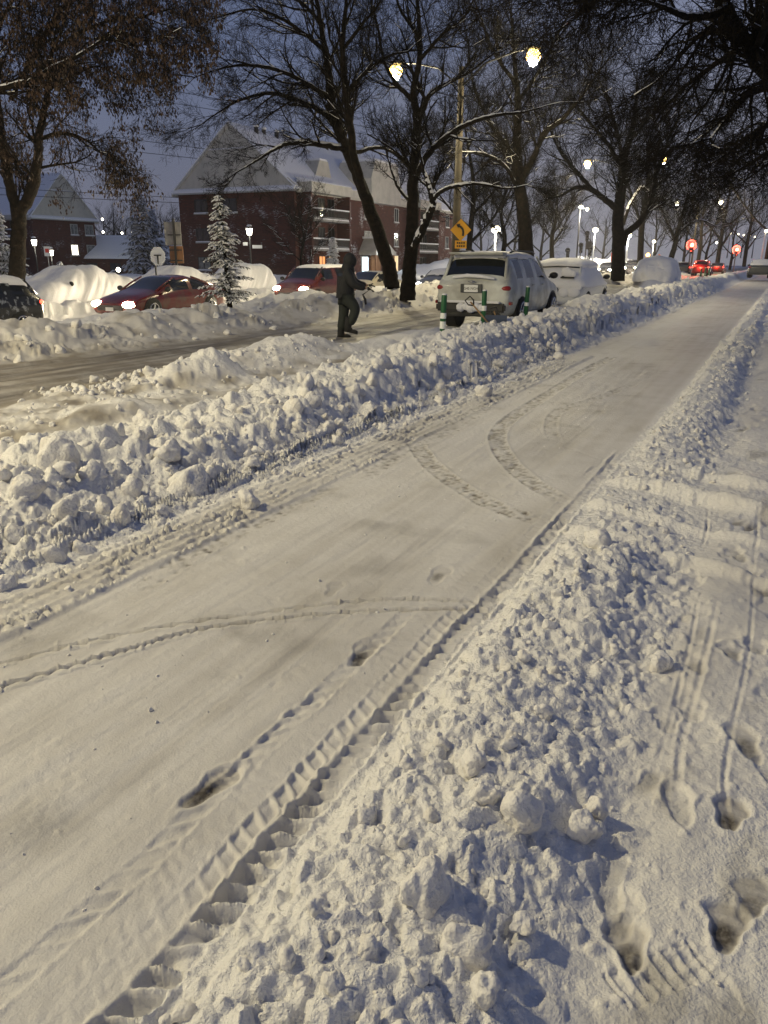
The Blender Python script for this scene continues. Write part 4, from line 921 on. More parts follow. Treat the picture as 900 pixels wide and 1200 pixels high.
# left building: gable end runs along the street, long side faces back
zb2 = -1.5
c0 = at(40,300,112); s0, w0 = sw(c0.x, c0.y)
Hh = 8.2; Lg2 = 11.2; Ll2 = 30
r2 = apartment('brick_apartment_house', (0,0,0), 0, Lg2, Ll2, Hh, 6.0, 'farther brick apartment house with snowy gable, left of the spruces')
setframe(r2, P(s0, w0, zb2), U, W)
for x, sts in ((6.6,('frame_','curtain','curtain')),):
    pass
for z, st in ((6.9,'curtain'),(4.1,'winwhite'),(1.3,'curtain')): window(r2, (0,0,0), (1,0,0), (0,-1,0), 7.2 if z != 4.1 else 6.9, z, 1.3, 1.5, st)
for z, st in ((6.9,'curtain'),(4.1,'curtain'),(1.3,'curtain')): window(r2, (0,0,0), (1,0,0), (0,-1,0), 10.0, z, 1.6, 1.5, st)
for k, z in enumerate((.15,2.9,5.65)):     # balconies on the side facing back along the street (local x = 0 side)
    b = MB().box((-.75,4.5,z),(1.5,6.5,.18)).build('balcony', M['concrete'], r2)
    MB().box((-1.45,4.5,z+.95),(.06,6.5,.08)).build('railing', M['darkmetal'], b)
    MB().box((-1.43,4.5,z+1.06),(.16,6.5,.12)).build('railing_snow', M['snow'], b)
    MB().box((-1.3,4.5,z+.2),(.3,6.5,.2)).build('slab_snow', M['snow'], b)
    window(r2, (0,0,0), (0,1,0), (-1,0,0), 3.5, z+1.3, 1.6, 2.0, 'glass', 'darkmetal', False)
window(r2, (0,0,0), (0,1,0), (-1,0,0), 12.5, 6.9, 1.8, 1.5, 'winorange')
MB().box((-.5,8,Hh+.1),(1.1,16,.5)).build('eave_band', M['shingle'], r2); MB().box((-.5,8,Hh+.45),(1.0,16,.2)).build('eave_snow', M['snow'], r2)
plight(at(121,274,110), 260, (.9,1,.85), name='wall_light')
# low long building between them
t = empty('low_building', at(112,330,120), 0, 'long low building with a flat snow covered roof behind the spruces', 'building')
MB().box((8,4,1.6),(20,8,3.2)).build('wall', M['brick'], t); 
rf = MB().prism([(-.5,3.0),(8.5,3.0),(8.5,3.3),(8.0,5.9),(4,6.4),(-.2,3.4)], (-2.5,0,0), (0,1,0), (0,0,1), (21.5,0,0)).build('roof', M['snow'], t)
for x in (-.5,3,6.5,10,13.5): window(t, (0,0,0), (1,0,0), (0,-1,0), x, 1.7, 1.6, 1.4, 'glass', 'darkmetal', False)
def heap(px, Y, Lx, Ly, Hh, label, seed):
    b = gp(px, 340, 0); b = at(px, 303, Y); b.z = -.45; n = 44; m_ = 14
    x, y = np.meshgrid(np.linspace(-1,1,n), np.linspace(-1,1,m_), indexing='ij')
    z = Hh*np.clip(1-np.abs(x)**5,0,1)*np.clip(1-y*y,0,1)**.7*(.7+.35*fbm(x*4+seed,y*2,4,seed))
    V_ = np.stack([x*Lx,y*Ly,z],-1).reshape(-1,3); i_ = np.arange(n-1)[:,None]; j_ = np.arange(m_-1)[None]
    F_ = np.stack(np.broadcast_arrays(i_*m_+j_,(i_+1)*m_+j_,(i_+1)*m_+j_+1,i_*m_+j_+1),-1).reshape(-1,4)
    o = npmesh('snow_heap', V_, F_, M['snow'], smooth=True); o.location = b; tag(o, label, 'snow heap', 'ploughed snow heaps beyond the junction')
heap(575, 88, 11, 4, 2.3, 'long bright snow heap behind the roof of the white car', 1)
heap(655, 118, 11, 5, 2.6, 'bright snow heap below the twin lamp', 2)
heap(702, 128, 7, 4, 3.2, 'tall bright snow heap below the bright white lamp', 3)
# utility wires
def wire(pts, label):
    mb = MB(); mb.tube([tuple(q) for q in spl([tuple(p) for p in pts], 8)], .028, 4); o = mb.build('power_line', M['black'])
    tag(o, label, 'power line', 'power lines across the sky')
def w2(x0,y0,x1,y1,lab,Y=95,sag=0):
    f = lambda x: y0+(y1-y0)*(x-x0)/(x1-x0)
    wire([at(-140,f(-140),Y-8), at(60,f(60)+sag,Y-3), at(230,f(230)+sag,Y+3), at(420,f(420),Y+9), at(600,f(600),Y+14)], lab)
w2(135,96,207,109,'topmost of the six power lines'); w2(120,110,210,124,'second power line from the top')
w2(118,161,240,176,'third power line from the top, level with the roof peak'); w2(130,177,228,187,'fourth power line from the top, just under the roof peak')
w2(60,226,205,233,'fifth power line from the top, near the eaves'); w2(0,231,205,239,'lowest power line, crossing at the eaves')
# ------------------------------------------------------------------ vehicles
def evaluated(o):
    dg = bpy.context.evaluated_depsgraph_get(); return bpy.data.meshes.new_from_object(o.evaluated_get(dg))
def split_by_mat(me, names, mats, root, snow=None):
    """separate a mesh into one object per material slot"""
    res = {}
    for i, (nm, mt) in enumerate(zip(names, mats)):
        bm = bmesh.new(); bm.from_mesh(me); bm.faces.ensure_lookup_table()
        rm = [f for f in bm.faces if f.material_index != i]
        if len(rm) == len(bm.faces): bm.free(); continue
        bmesh.ops.delete(bm, geom=rm, context='FACES')
        if nm == 'side_window':            # each pane its own part
            todo = set(bm.faces); k = 0
            while todo:
                st = [next(iter(todo))]; comp = set(st)
                while st:
                    f = st.pop()
                    for e in f.edges:
                        for g in e.link_faces:
                            if g not in comp: comp.add(g); st.append(g)
                todo -= comp; b2 = bm.copy(); ids = {f.index for f in comp}; b2.faces.ensure_lookup_table()
                bm.faces.index_update(); ids = {f.index for f in comp}
                bmesh.ops.delete(b2, geom=[f for f in b2.faces if f.index not in ids], context='FACES')
                m2 = bpy.data.meshes.new(nm); b2.to_mesh(m2); b2.free()
                for p in m2.polygons: p.material_index = 0
                link(nm, m2, mt, root, True)
            bm.free(); continue
        m2 = bpy.data.meshes.new(nm); bm.to_mesh(m2); bm.free()
        for p in m2.polygons: p.material_index = 0
        res[nm] = link(nm, m2, mt, root, True)
    return res
CAR = {
 'suv':   dict(L=4.85,hw=.95,zl=.27,zm=.75,belt=1.12,roof=1.72,rb=-2.28,rt=-1.98,wt=.42,wb=1.22,hood=1.10,nose=.93,tail=1.10,trunkx=None,wr=.37,win=[(-1.85,-1.2),(-1.12,-.22),(-.14,.62)],wx=(-1.42,1.42)),
 'van':   dict(L=4.9,hw=.97,zl=.27,zm=.78,belt=1.08,roof=1.72,rb=-2.30,rt=-2.05,wt=.75,wb=1.60,hood=1.06,nose=.90,tail=1.08,trunkx=None,wr=.35,win=[(-1.95,-1.15),(-1.07,-.1),(0,.85)],wx=(-1.45,1.5)),
 'sedan': dict(L=4.75,hw=.92,zl=.22,zm=.62,belt=.92,roof=1.42,rb=-1.75,rt=-.95,wt=.30,wb=1.18,hood=.93,nose=.74,tail=1.0,trunkx=-2.1,wr=.33,win=[(-1.05,-.42),(-.34,.40)],wx=(-1.4,1.42)),
 'liftback':dict(L=4.95,hw=.97,zl=.2,zm=.62,belt=.93,roof=1.44,rb=-1.95,rt=-.75,wt=.15,wb=1.15,hood=.92,nose=.70,tail=1.02,trunkx=-2.25,wr=.35,win=[(-1.35,-.55),(-.47,.35)],wx=(-1.48,1.48)),
 'hatch': dict(L=4.2,hw=.89,zl=.22,zm=.65,belt=.98,roof=1.50,rb=-1.98,rt=-1.62,wt=.35,wb=1.12,hood=.97,nose=.8,tail=1.0,trunkx=None,wr=.32,win=[(-1.55,-1.05),(-.97,-.2),(-.12,.5)],wx=(-1.28,1.3)),
}
def car(kind, s, w, heading, label, paint, zg=None, group=None, cat='car', lights='off', snow=None, buried=0, bury_top=.1, name='parked_car', glass='carglass', dirty=0, wheels=True, lamp=90, roof_snow=.05):
    c = CAR[kind]; hw = c['hw']; L2 = c['L']/2; z0 = zg if zg is not None else float(macro(np.array([s]), np.array([w]))[0])
    root = empty(name, P(s, w, z0), 0, label, cat, group)
    # heading +1: away along the street, -1: towards the viewer
    root.rotation_euler = (0,0, (math.pi/2-AZ) if heading > 0 else (-math.pi/2-AZ))
    st = [(-L2, .80*hw, c['zl']+.14, c['zm'], c['belt']-.10, c['tail']-.10, .66*hw),
          (-L2+.05, .92*hw, c['zl']+.06, c['zm'], c['belt']-.02, c['tail']-.02, .76*hw)]
    if c['trunkx']: st.append((c['trunkx'], .97*hw, c['zl'], c['zm'], c['belt'], c['tail']+.01, .78*hw))
    st.append((c['rb'], .99*hw, c['zl'], c['zm'], c['belt'], c['belt']+.05 if not c['trunkx'] else c['tail']+.03, .82*hw))
    xs = sorted({c['rt'], c['wt']} | {x for a in c['win'] for x in a if a and c['rt'] < x < c['wt']+.01})
    rmid = (c['rt']+c['wt'])/2; half = (c['wt']-c['rt'])/2
    for x in xs:
        zt = c['roof']-.05*((x-rmid)/half)**2; st.append((x, hw, c['zl'], c['zm'], c['belt']+.01, zt, .76*hw))
    extra = [x for a in c['win'] for x in a if x < c['rt'] or x > c['wt']]
    for x in sorted(set(extra)):
        if x > c['wt']: f = (x-c['wt'])/(c['wb']-c['wt']); zt = (c['roof']-.05)*(1-f)+(c['hood']+.04)*f; tw = .76+.06*f
        else: f = (c['rt']-x)/(c['rt']-c['rb']); zt = (c['roof']-.05)*(1-f)+(c['tail']+.03)*f; tw = .76+.06*f
        st.append((x, hw, c['zl'], c['zm'], c['belt']+.01, zt, tw*hw))
    st.append((c['wb'], hw*.99, c['zl'], c['zm'], c['hood']-.03, c['hood']+.03, .80*hw))
    st.append(((c['wb']+L2)/2+.1, hw*.97, c['zl'], c['zm'], (c['hood']*.55+c['nose']*.45)-.06, c['hood']*.55+c['nose']*.45+.03, .74*hw))
    st.append((L2-.22, hw*.93, c['zl'], c['zm']-.04, c['nose']-.09, c['nose']-.02, .68*hw))
    st.append((L2-.04, hw*.84, c['zl']+.02, c['zm']-.08, c['nose']-.17, c['nose']-.12, .60*hw))
    st.append((L2, hw*.74, c['zl']+.08, c['zm']-.12, c['nose']-.24, c['nose']-.2, .52*hw))
    st.sort(key=lambda q: q[0]); n = len(st); V = []; F = []; MI = []
    for (x, h, zl, zm, zb, zt, tw) in st:
        half_ = [(0,zl),(h*.82,zl),(h*.965,zl+.10),(h,zm),(h*.965,zb),(tw,zt-.045),(tw*.72,zt),(0,zt+.02)]
        ring = half_ + [(-y, z) for y, z in half_[-2:0:-1]]; V += [(x,y,z) for y, z in ring]
    K = 14
    def isin(a, b, lst): return any(a >= p-1e-4 and b <= q+1e-4 for p, q in lst)
    for i in range(n-1):
        xa, xb = st[i][0], st[i+1][0]
        for k in range(K):
            k2 = (k+1)%K; F.append((i*K+k, (i+1)*K+k, (i+1)*K+k2, i*K+k2)); mi = 0
            side = k in (4, 9); top = k in (5,6,7,8)
            if side and isin(xa, xb, c['win']): mi = 1
            if top and xa >= c['wt']-1e-4 and xb <= c['wb']+1e-4: mi = 2
            if top and xa >= c['rb']-1e-4 and xb <= c['rt']+1e-4: mi = 3
            MI.append(mi)
    F.append(tuple(range(K-1,-1,-1))); MI.append(0); F.append(tuple((n-1)*K+k for k in range(K))); MI.append(0)
    me = bpy.data.meshes.new('car_cage'); me.from_pydata(V, [], F); me.polygons.foreach_set('material_index', MI)
    bm = bmesh.new(); bm.from_mesh(me); bmesh.ops.recalc_face_normals(bm, faces=bm.faces); bm.to_mesh(me); bm.free()
    tmp = bpy.data.objects.new('tmp', me); COL.objects.link(tmp); md = tmp.modifiers.new('s','SUBSURF'); md.levels = 3; md.render_levels = 3
    for _ in range(4): me.materials.append(M['black'])
    ev = evaluated(tmp); bpy.data.objects.remove(tmp)
    gl = M[glass]
    parts = split_by_mat(ev, ['body','side_window','windscreen','rear_window'], [paint, gl, gl, gl], root)
    if snow:
        for nm, thick, amp, zmin, nzmin in snow:
            bm = bmesh.new(); bm.from_mesh(ev)
            bmesh.ops.delete(bm, geom=[f for f in bm.faces if f.normal.z < nzmin or f.calc_center_median().z < zmin], context='FACES')
            for v in bm.verts:
                a, b = v.co.x*1.7+s+v.co.z*1.3, v.co.y*1.9+w; q = float(fbm(np.array([a]), np.array([b]), 5, 7)[0])
                edge = any(e.is_boundary for e in v.link_edges)
                v.co += v.normal*(thick*(1+amp*q) if not edge else .012)
            m2 = bpy.data.meshes.new(nm); bm.to_mesh(m2); bm.free(); link(nm, m2, M['snow'], root, True)
    # wheels
    if wheels:
        for x in c['wx']:
            for sg in (-1,1):
                y = sg*(hw-.13); wr = c['wr']
                wl = MB(); wl.tube([(x,sg*(hw-.30),wr),(x,sg*(hw-.012),wr)], wr*1.14, 24); wl.build('wheel_arch', M['black'], root, False)
                tb = MB(); tb.tube([(x,sg*(hw-.26),wr),(x,sg*(hw-.24),wr),(x,sg*(hw+.005),wr),(x,sg*(hw+.022),wr)], [wr*.95,wr,wr,wr*.95], 24)
                ty = tb.build('wheel', M['rubber'], root, True)
                rm = MB()
                for k in range(5):
                    a = k*2*math.pi/5+.3; rm.tube([(x,sg*(hw+.03),wr),(x+math.cos(a)*wr*.60,sg*(hw+.028),wr+math.sin(a)*wr*.60)], [.05,.032], 5)
                a_ = [(x+math.cos(q*math.pi/10)*wr*.62, sg*(hw+.026), wr+math.sin(q*math.pi/10)*wr*.62) for q in range(21)]; rm.tube(a_, .022, 5, False)
                rm.ball((x,sg*(hw+.03),wr), .07, 4, (1,.5,1)); rm.build('rim', M['chrome'], ty, True)
    # lamps, mirrors, bumpers, plates
    hz_ = c['nose']-.20
    for sg in (-1,1):
        on = lights in ('on','white')
        hl = MB().ball((L2-.16, sg*hw*.70, hz_+.04), .22, 7, (.95,.95,.52)).build('headlight', M['headlight' if lights == 'on' else ('headwhite' if lights == 'white' else 'glass')], root, True)
        tz = c['tail']-.16
        MB().ball((-L2+.12, sg*hw*.83, tz), .15, 6, (.75,.95,.50)).build('taillight', M['taillit' if lights in ('tail',) else 'taildull'], root, True)
        mm = MB().ball((c['wb']-.28, sg*(hw+.10), c['belt']+.07), .12, 6, (.6,1,.72)).tube([(c['wb']-.28,sg*(hw-.03),c['belt']+.02),(c['wb']-.28,sg*(hw+.05),c['belt']+.05)], .025, 5); mm.build('mirror', M['black'], root, True)
    if on and lamp:
        for sg in (-1,1):
            l = bpy.data.lights.new('beam','SPOT'); l.energy = lamp*26; l.spot_size = R(70); l.spot_blend = .7; l.color = (1,.84,.58); l.shadow_soft_size = .08
            o = bpy.data.objects.new('beam', l); COL.objects.link(o); o.parent = root; o.location = (L2+.08, sg*hw*.7, hz_+.03); o.rotation_euler = (R(82),0,-math.pi/2)
    MB().box((L2-.01,0,c['zl']+.24),(.06,hw*1.15,.16)).build('grille', M['black'], root, bevel=.02)
    MB().box((L2+.03,0,c['zl']+.20),(.02,.32,.12)).build('number_plate', M['sign_white'], root)
    # pillars over the glass edges
    for sg in (-1,1):
        pl = MB()
        pl.tube([(c['wb']-.02,sg*hw*.80,c['hood']+.02),((c['wb']+c['wt'])/2,sg*hw*.775,(c['hood']+c['roof'])/2+.0),(c['wt']+.02,sg*hw*.735,c['roof']-.07)], [.035,.03,.03], 6)
        pl.build('pillar', paint, root, True); pl = MB()
        pl.tube([(c['rb']+.03,sg*hw*.80,c['tail']+.03),(c['rt'],sg*hw*.735,c['roof']-.07)], [.045,.04], 6)
        pl.build('pillar', paint, root, True)
    return root, c
def paint(name, col, rough=.25, noise=None): return mat(name, col, rough, coat=.4, noise=noise)
pw_ = paint('white_car_paint_salted', (.62,.64,.60), .5, (2.2,(.36,.36,.33),.38,.62)); pm = paint('maroon_paint', (.075,.014,.010)); pr = paint('red_paint', (.11,.008,.007), .22, (2.5,(.09,.045,.03),.45,.7))
pk = paint('black_paint', (.012,.014,.016), .2, (6,(.28,.30,.32),.56,.64)); pc = paint('cream_paint', (.50,.45,.33), .35); pg = paint('grey_paint', (.12,.125,.13), .35); pf = paint('frosted_paint', (.60,.61,.62), .6); pd = paint('dark_paint', (.04,.045,.05), .3)
GQ = 'cars queuing with headlights on'; GP = 'cars parked along the bike path'; GS = 'cars buried in snow beyond the queue'
# white SUV parked beside the path
suv, c = car('suv', 20.2, 6.62, 1, 'white sport utility car parked beside the green bollards, rear window scraped dark', pw_, .03, GP, snow=[('roof_snow',.05,.5,1.60,.5)])
L2 = c['L']/2; hw = c['hw']
MB().box((-L2-.035,0,.50),(.16,1.72,.20)).build('rear_bumper', M['black'], suv, bevel=.04)
MB().box((-L2-.03,0,.34),(.10,1.5,.10)).build('rear_diffuser', M['black'], suv, bevel=.03)
o = MB().box((-L2-.10,0,.63),(.13,1.5,.05)).build('bumper_snow', M['snow'], suv, bevel=.02)
mb = MB()
for k in range(5): mb.ball((-L2-.12,-.05+.13*(k-2),.50+.02*(k%2)), .09+.02*(k%3), 5)
mb.build('snow_lump', M['snow'], suv, True)
MB().box((-L2-.015,0,.93),(.03,.54,.20)).build('plate_recess', pd, suv, bevel=.01)
pt = MB().box((-L2-.035,0,.93),(.015,.34,.165)).build('number_plate', M['sign_white'], suv)
def text(body, size, loc, rot, m, parent, ext=.002, name='lettering'):
    cu = bpy.data.curves.new('t','FONT'); cu.body = body; cu.size = size; cu.extrude = ext; cu.align_x = 'CENTER'; cu.align_y = 'CENTER'
    o = bpy.data.objects.new('t', cu); COL.objects.link(o); me = evaluated(o); bpy.data.objects.remove(o)
    q = link(name, me, M[m], parent); q.location = loc; q.rotation_euler = rot; return q
text('G45 NGH', .085, (-L2-.045,0,.925), (R(90),0,R(-90)), 'black', pt)
MB().tube([(-L2-.02,-.09,1.085),(-L2-.03,0,1.10),(-L2-.02,.09,1.085),(-L2-.02,0,1.055),(-L2-.02,-.09,1.085)], .010, 5).build('emblem', M['chrome'], suv, True)
MB().box((-2.08,0,1.715),(.34,1.36,.05)).build('spoiler', pw_, suv, bevel=.02)
mb = MB(); mb.tube([(-2.40,-.55,1.155),(-2.36,-.2,1.20),(-2.34,.15,1.215),(-2.37,.5,1.17)], [.03,.045,.05,.03], 6); mb.build('wiper_snow', M['snow'], suv, True)
for sg in (-1,1): MB().tube([(-1.7,sg*.66,1.735),(-1.4,sg*.67,1.775),(.1,sg*.67,1.77),(.35,sg*.66,1.73)], .02, 6).build('roof_rail', M['darkmetal'], suv, True)
MB().tube([(-1.75,.25,1.74),(-1.85,.25,1.82)], [.05,.01], 6).build('antenna', M['black'], suv, True)
for sg in (-1,1):
    for x in (-.55,.35): MB().box((x,sg*(hw+.005),.98),(.2,.03,.035)).build('door_handle', pw_, suv, bevel=.01)
    MB().box((-L2+.16,sg*.93,.60),(.16,.05,.07)).build('reflector', M['taildull'], suv, bevel=.01)
# snow covered cars in the same row
S1 = [('snow_cover',.10,.35,.62,-.25)]
k1, c1 = car('hatch', 27.0, 6.5, 1, 'snow covered hatchback just ahead of the white car, dark edge under its roof snow', pf, .03, GP, snow=[('snow_cover',.055,.5,.75,-.55),('roof_snow',.14,.2,1.32,.4)])
MB().tube([(-1.80,-.66,1.36),(-1.83,0,1.385),(-1.80,.66,1.36)], .022, 6).build('roof_edge', M['black'], k1, True)
mb = MB(); mb.box((-2.12,-.38,1.06),(.06,.42,.05)).tube([(-2.12,-.2,1.08),(-2.05,-.55,1.14)], .02, 5); mb.build('wiper', M['black'], k1)
mb = MB()
for (y,z,r_) in ((-.35,1.30,.17),(-.5,1.24,.14),(-.42,.92,.16),(-.6,.72,.20),(-.3,.70,.17),(-.75,.85,.1)): mb.ball((-2.10,y,z-.08), r_, 5, (.35,1.1,.9))
mb.build('snow_lump', M['snow'], k1, True)
car('hatch', 52, 7.2, 1, 'tall car buried under a thick white dome of snow near the far bollards', pd, .0, GP, snow=[('snow_cover',.30,.4,.40,-.2)])
car('sedan', 77, 2.2, 1, 'dark sedan half dug out of the snow at the far right end of the path', pd, .3, None, snow=[('roof_snow',.07,.4,1.0,.6)])
# queue in the far carriageway
ZQ = -.40
car('liftback', 21.6, 19.6, -1, 'red liftback car with bright headlights crawling through the snow', pr, ZQ, GQ, lights='on', name='car', lamp=130)
car('van', 31.8, 19.4, -1, 'maroon minivan with both headlights on behind the little spruce', pm, ZQ, GQ, lights='on', name='car', lamp=150, snow=[('roof_snow',.04,.5,1.60,.6)])
car('sedan', 37.0, 19.4, -1, 'cream coloured sedan in the queue beside the dark leaning trunk', pc, ZQ, GQ, lights='on', name='car', lamp=35)
car('sedan', 46.4, 19.2, -1, 'grey sedan with one glaring headlight left of the parked white car', pg, ZQ, GQ, lights='white', name='car', lamp=60, snow=[('roof_snow',.06,.5,1.1,.6)])
car('sedan', 94.5, 18.6, -1, 'distant sedan facing the viewer with two glowing headlights', pd, .02, GQ, lights='on', name='car', lamp=420)
car('suv', 100.5, 16.8, -1, 'distant tall car with a glaring headlight right of the thick tree trunk', pd, .02, GQ, lights='on', name='car', lamp=420)
car('sedan', 108, 19.5, -1, 'farthest car of the queue, a dark roof behind the other headlights', pd, .02, GQ, lights='on', name='car', lamp=0)
car('hatch', 13.2, 18.9, -1, 'dark snow-speckled hatchback cut off by the left edge with a red tail light', pk, ZQ, None, lights='tail', name='car', snow=[('roof_snow',.05,.8,1.25,.5)])
# buried cars beyond the queue
car('sedan', 21.6, 24.0, -1, 'parked car hidden under smooth yellowish snow left of the red car', pd, -.30, GS, snow=[('snow_cover',.17,.42,.35,-.35)], lights='off')
car('hatch', 33.5, 25.2, -1, 'parked car under a lilac snow dome between spruce and maroon minivan', pd, -.35, GS, snow=[('snow_cover',.17,.42,.35,-.35)])
car('sedan', 28.6, 25.4, -1, 'parked car under snow directly behind the little spruce', pd, -.35, GS, snow=[('snow_cover',.17,.42,.35,-.35)])
car('hatch', 42.5, 25.2, -1, 'dark parked car glimpsed between the person and the cream sedan', pd, -.35, GS, snow=[('roof_snow',.12,.3,.95,.5)])
# red-lit cars waiting at the signal
GT = 'cars with red tail lights at the signal'
car('suv', 100, 9.0, 1, 'red lit car with glowing tail lights below the first red signal', paint('red_car_paint',(.12,.012,.01)), .0, GT, lights='tail', name='car', lamp=0)
car('sedan', 116, 8.5, 1, 'car with brake lights on beside the second red signal', paint('red_car_paint_two',(.10,.012,.01)), .0, GT, lights='tail', name='car', lamp=0)
car('hatch', 110, 12.0, 1, 'dark car between the two cars with red tail lights', pd, .0, GT, lights='tail', name='car', lamp=0)
for s_, w_ in ((97.4,9.0),(113.5,8.5)): plight(P(s_, w_, .9), 70, (1,.10,.05), name='brake_glow')
# ------------------------------------------------------------------ street furniture
def bollard(s, w, label, h=.92, bands=((.42,.54),(.62,.74)), lean=(0,0)):
    z = hz(s, w); b0 = min(z, .12); t = empty('bollard', P(s, w, b0-.12), 0, label, 'bollard', 'green flexible bollards beside the path')
    t.rotation_euler = (lean[0], lean[1], 0); H = h-b0+.12
    MB().tube([(0,0,0),(0,0,H-.03),(0,0,H)], [.052,.052,.044], 16).build('post', M['green'], t, True)
    for a, b in bands: MB().tube([(0,0,a-b0+.12),(0,0,b-b0+.12)], .0545, 16, False).build('reflective_band', M['reflect'], t, True)
    MB().ball((0,0,H), .05, 5, (1,1,.45)).build('snow_cap', M['snow'], t, True)
bollard(13.35,5.52,'green and white bollard at the left rear corner of the white car', 1.0, ((.40,.53),(.58,.68)), (.0,.03))
bollard(15.6,5.52,'green and white bollard in front of the rear right corner of the white car', 1.0, ((.60,.70),))
bollard(18.5,5.50,'dark green bollard beside the rear wheel of the white car', 1.0, ((.56,.64),), (.0,.03))
for i,(s_,lb) in enumerate(((58.5,'nearest of the three far bollards beyond the buried sedan'),(61.5,'middle one of the three far bollards'),(64.5,'farthest of the three small far bollards'))):
    bollard(s_,5.3,lb,1.15,((.5,.6),))
# snow shovels stuck in the bank
def shovel(px0, py0, px1, py1, Y, label, blade_px, bl='blueblade', grip='D'):
    a = at(px0,py0,Y); b = at(px1,py1,Y-.1); t = empty('snow_shovel', b, 0, label, 'snow shovel', 'snow shovels left in the bank'); a = a-b; b = Vector((0,0,0))
    d = a.normalized(); MB().tube([b-d*.25, b+(a-b)*.9], .016, 8).build('shaft', M['wood'], t, True)
    sd = d.cross(Vector((0,-1,0))).normalized()
    g = MB(); g.tube([a-d*.14, a-d*.06+sd*.065, a+d*.04+sd*.06, a+d*.04-sd*.06, a-d*.06-sd*.065, a-d*.14], .015, 6); g.build('grip', M['black'], t, True)
    c = at(*blade_px, Y+.05)-t.location; w_, h_ = .42, .30; bm_ = MB()
    n = 11
    for i in range(n):
        x0 = -w_/2+w_*i/n; bm_.prism([(x0,-h_/2),(x0+w_/n*.72,-h_/2),(x0+w_/n*.72,h_/2),(x0,h_/2)], c, (1,0,0), Vector((.1,.35,.93)), (0,.03,0))
    bm_.box(c+Vector((0,.035,0)),(w_,.012,h_)); bm_.build('blade', M[bl], t)
shovel(548,351,566,372,15.2,'snow shovel with black grip slanting in front of the white car bumper',(580,378))
shovel(577,362,583,380,16.0,'snow shovel with triangular grip and ribbed blue blade by the rear wheel',(595,382))
# yellow curve sign on the lamp pole
Ys = 32.4
t = empty('curve_sign', at(538,300,Ys), 0, 'yellow diamond sign with black left-curving arrow on the thick pole', 'traffic sign')
c = at(538,269,Ys)-t.location; hs = .415
face = MB().prism([(0,-hs),(hs,0),(0,hs),(-hs,0)], c, (1,0,0), (0,0,1), (0,.02,0)).build('plate', M['sign_yellow'], t)
ar = MB(); path_ = [(.09,-.22),(.10,-.10),(.075,.02),(.01,.10),(-.07,.15)]; wd_ = .042
q = spl(path_, 5); L_ = []; R_ = []
for i, p in enumerate(q):
    d = q[min(i+1,len(q)-1)]-q[max(i-1,0)]; d /= np.linalg.norm(d); n_ = np.array([-d[1], d[0]]); L_.append(p+n_*wd_); R_.append(p-n_*wd_)
for i in range(len(q)-1): ar.prism([tuple(L_[i]),tuple(R_[i]),tuple(R_[i+1]),tuple(L_[i+1])], c+Vector((0,-.006,0)), (1,0,0), (0,0,1), (0,.004,0))
ar.prism([(-.19,.21),(-.02,.235),(-.105,.07)], c+Vector((0,-.007,0)), (1,0,0), (0,0,1), (0,.004,0)); ar.build('arrow', M['black'], face)
c2 = at(538,286,Ys)-t.location; pl2 = MB().box(c2+Vector((0,.01,0)),(.46,.02,.30)).build('plaque', M['sign_yellow'], t)
tx = MB()
for r_ in (.06,-.06):
    for x in (-.13,-.045,.04,.13): tx.box(c2+Vector((x,-.003,r_)),(.06,.006,.065))
tx.build('lettering', M['black'], pl2)
MB().box((.0,.06,.75),(.05,.05,1.6)).build('bracket', M['metal'], t)
# lantern post with street name blades
def lantern(px, py_top, py_bot, Y, label, blades=True):
    b = at(px, py_bot, Y); top = at(px, py_top, Y)-b; t = empty('lantern_post', b, 0, label, 'lantern', 'lantern posts by the brick houses')
    MB().tube([(0,0,0),(0,0,top.z-.5)], .06, 8).build('pole', M['black'], t, True)
    MB().tube([(0,0,top.z-.5),(0,0,top.z-.05)], [.16,.24], 8).build('lamp_glass', M['lampcool'], t, True)
    MB().tube([(0,0,top.z-.05),(0,0,top.z+.12),(0,0,top.z+.22)], [.30,.16,.02], 8).build('lamp_cap', M['black'], t, True)
    MB().ball((0,0,top.z+.15), .20, 5, (1,1,.5)).build('snow_cap', M['snow'], t, True)
    if blades:
        for x, z in ((-.35,-1.15),(.55,-1.35)): MB().box((x,0,top.z+z),(.75 if x > 0 else .35,.03,.24)).build('name_blade', M['sign_white'], t)
    plight(b+Vector((0,-.3,top.z-.3)), 90, (1,.93,.75), name='lantern_light')
lantern(293,268,326,62,'glowing lantern with two pale name blades in front of the main brick wall')
lantern(44,283,330,70,'glowing lantern in front of the balconies of the left building',False)
lantern(62,295,330,72,'short post lamp right of the left building balconies',False)
t = empty('parking_sign', at(58,330,66), 0, 'pale parking sign with reddish lettering in front of the left building', 'traffic sign')
MB().tube([(0,0,0),(0,0,2.6)], .035, 6).build('post', M['metal'], t); MB().box((0,-.05,2.2),(.5,.02,.75)).build('plate', M['sign_white'], t); MB().box((0,-.066,2.25),(.3,.008,.3)).build('lettering', M['redsign'], t)
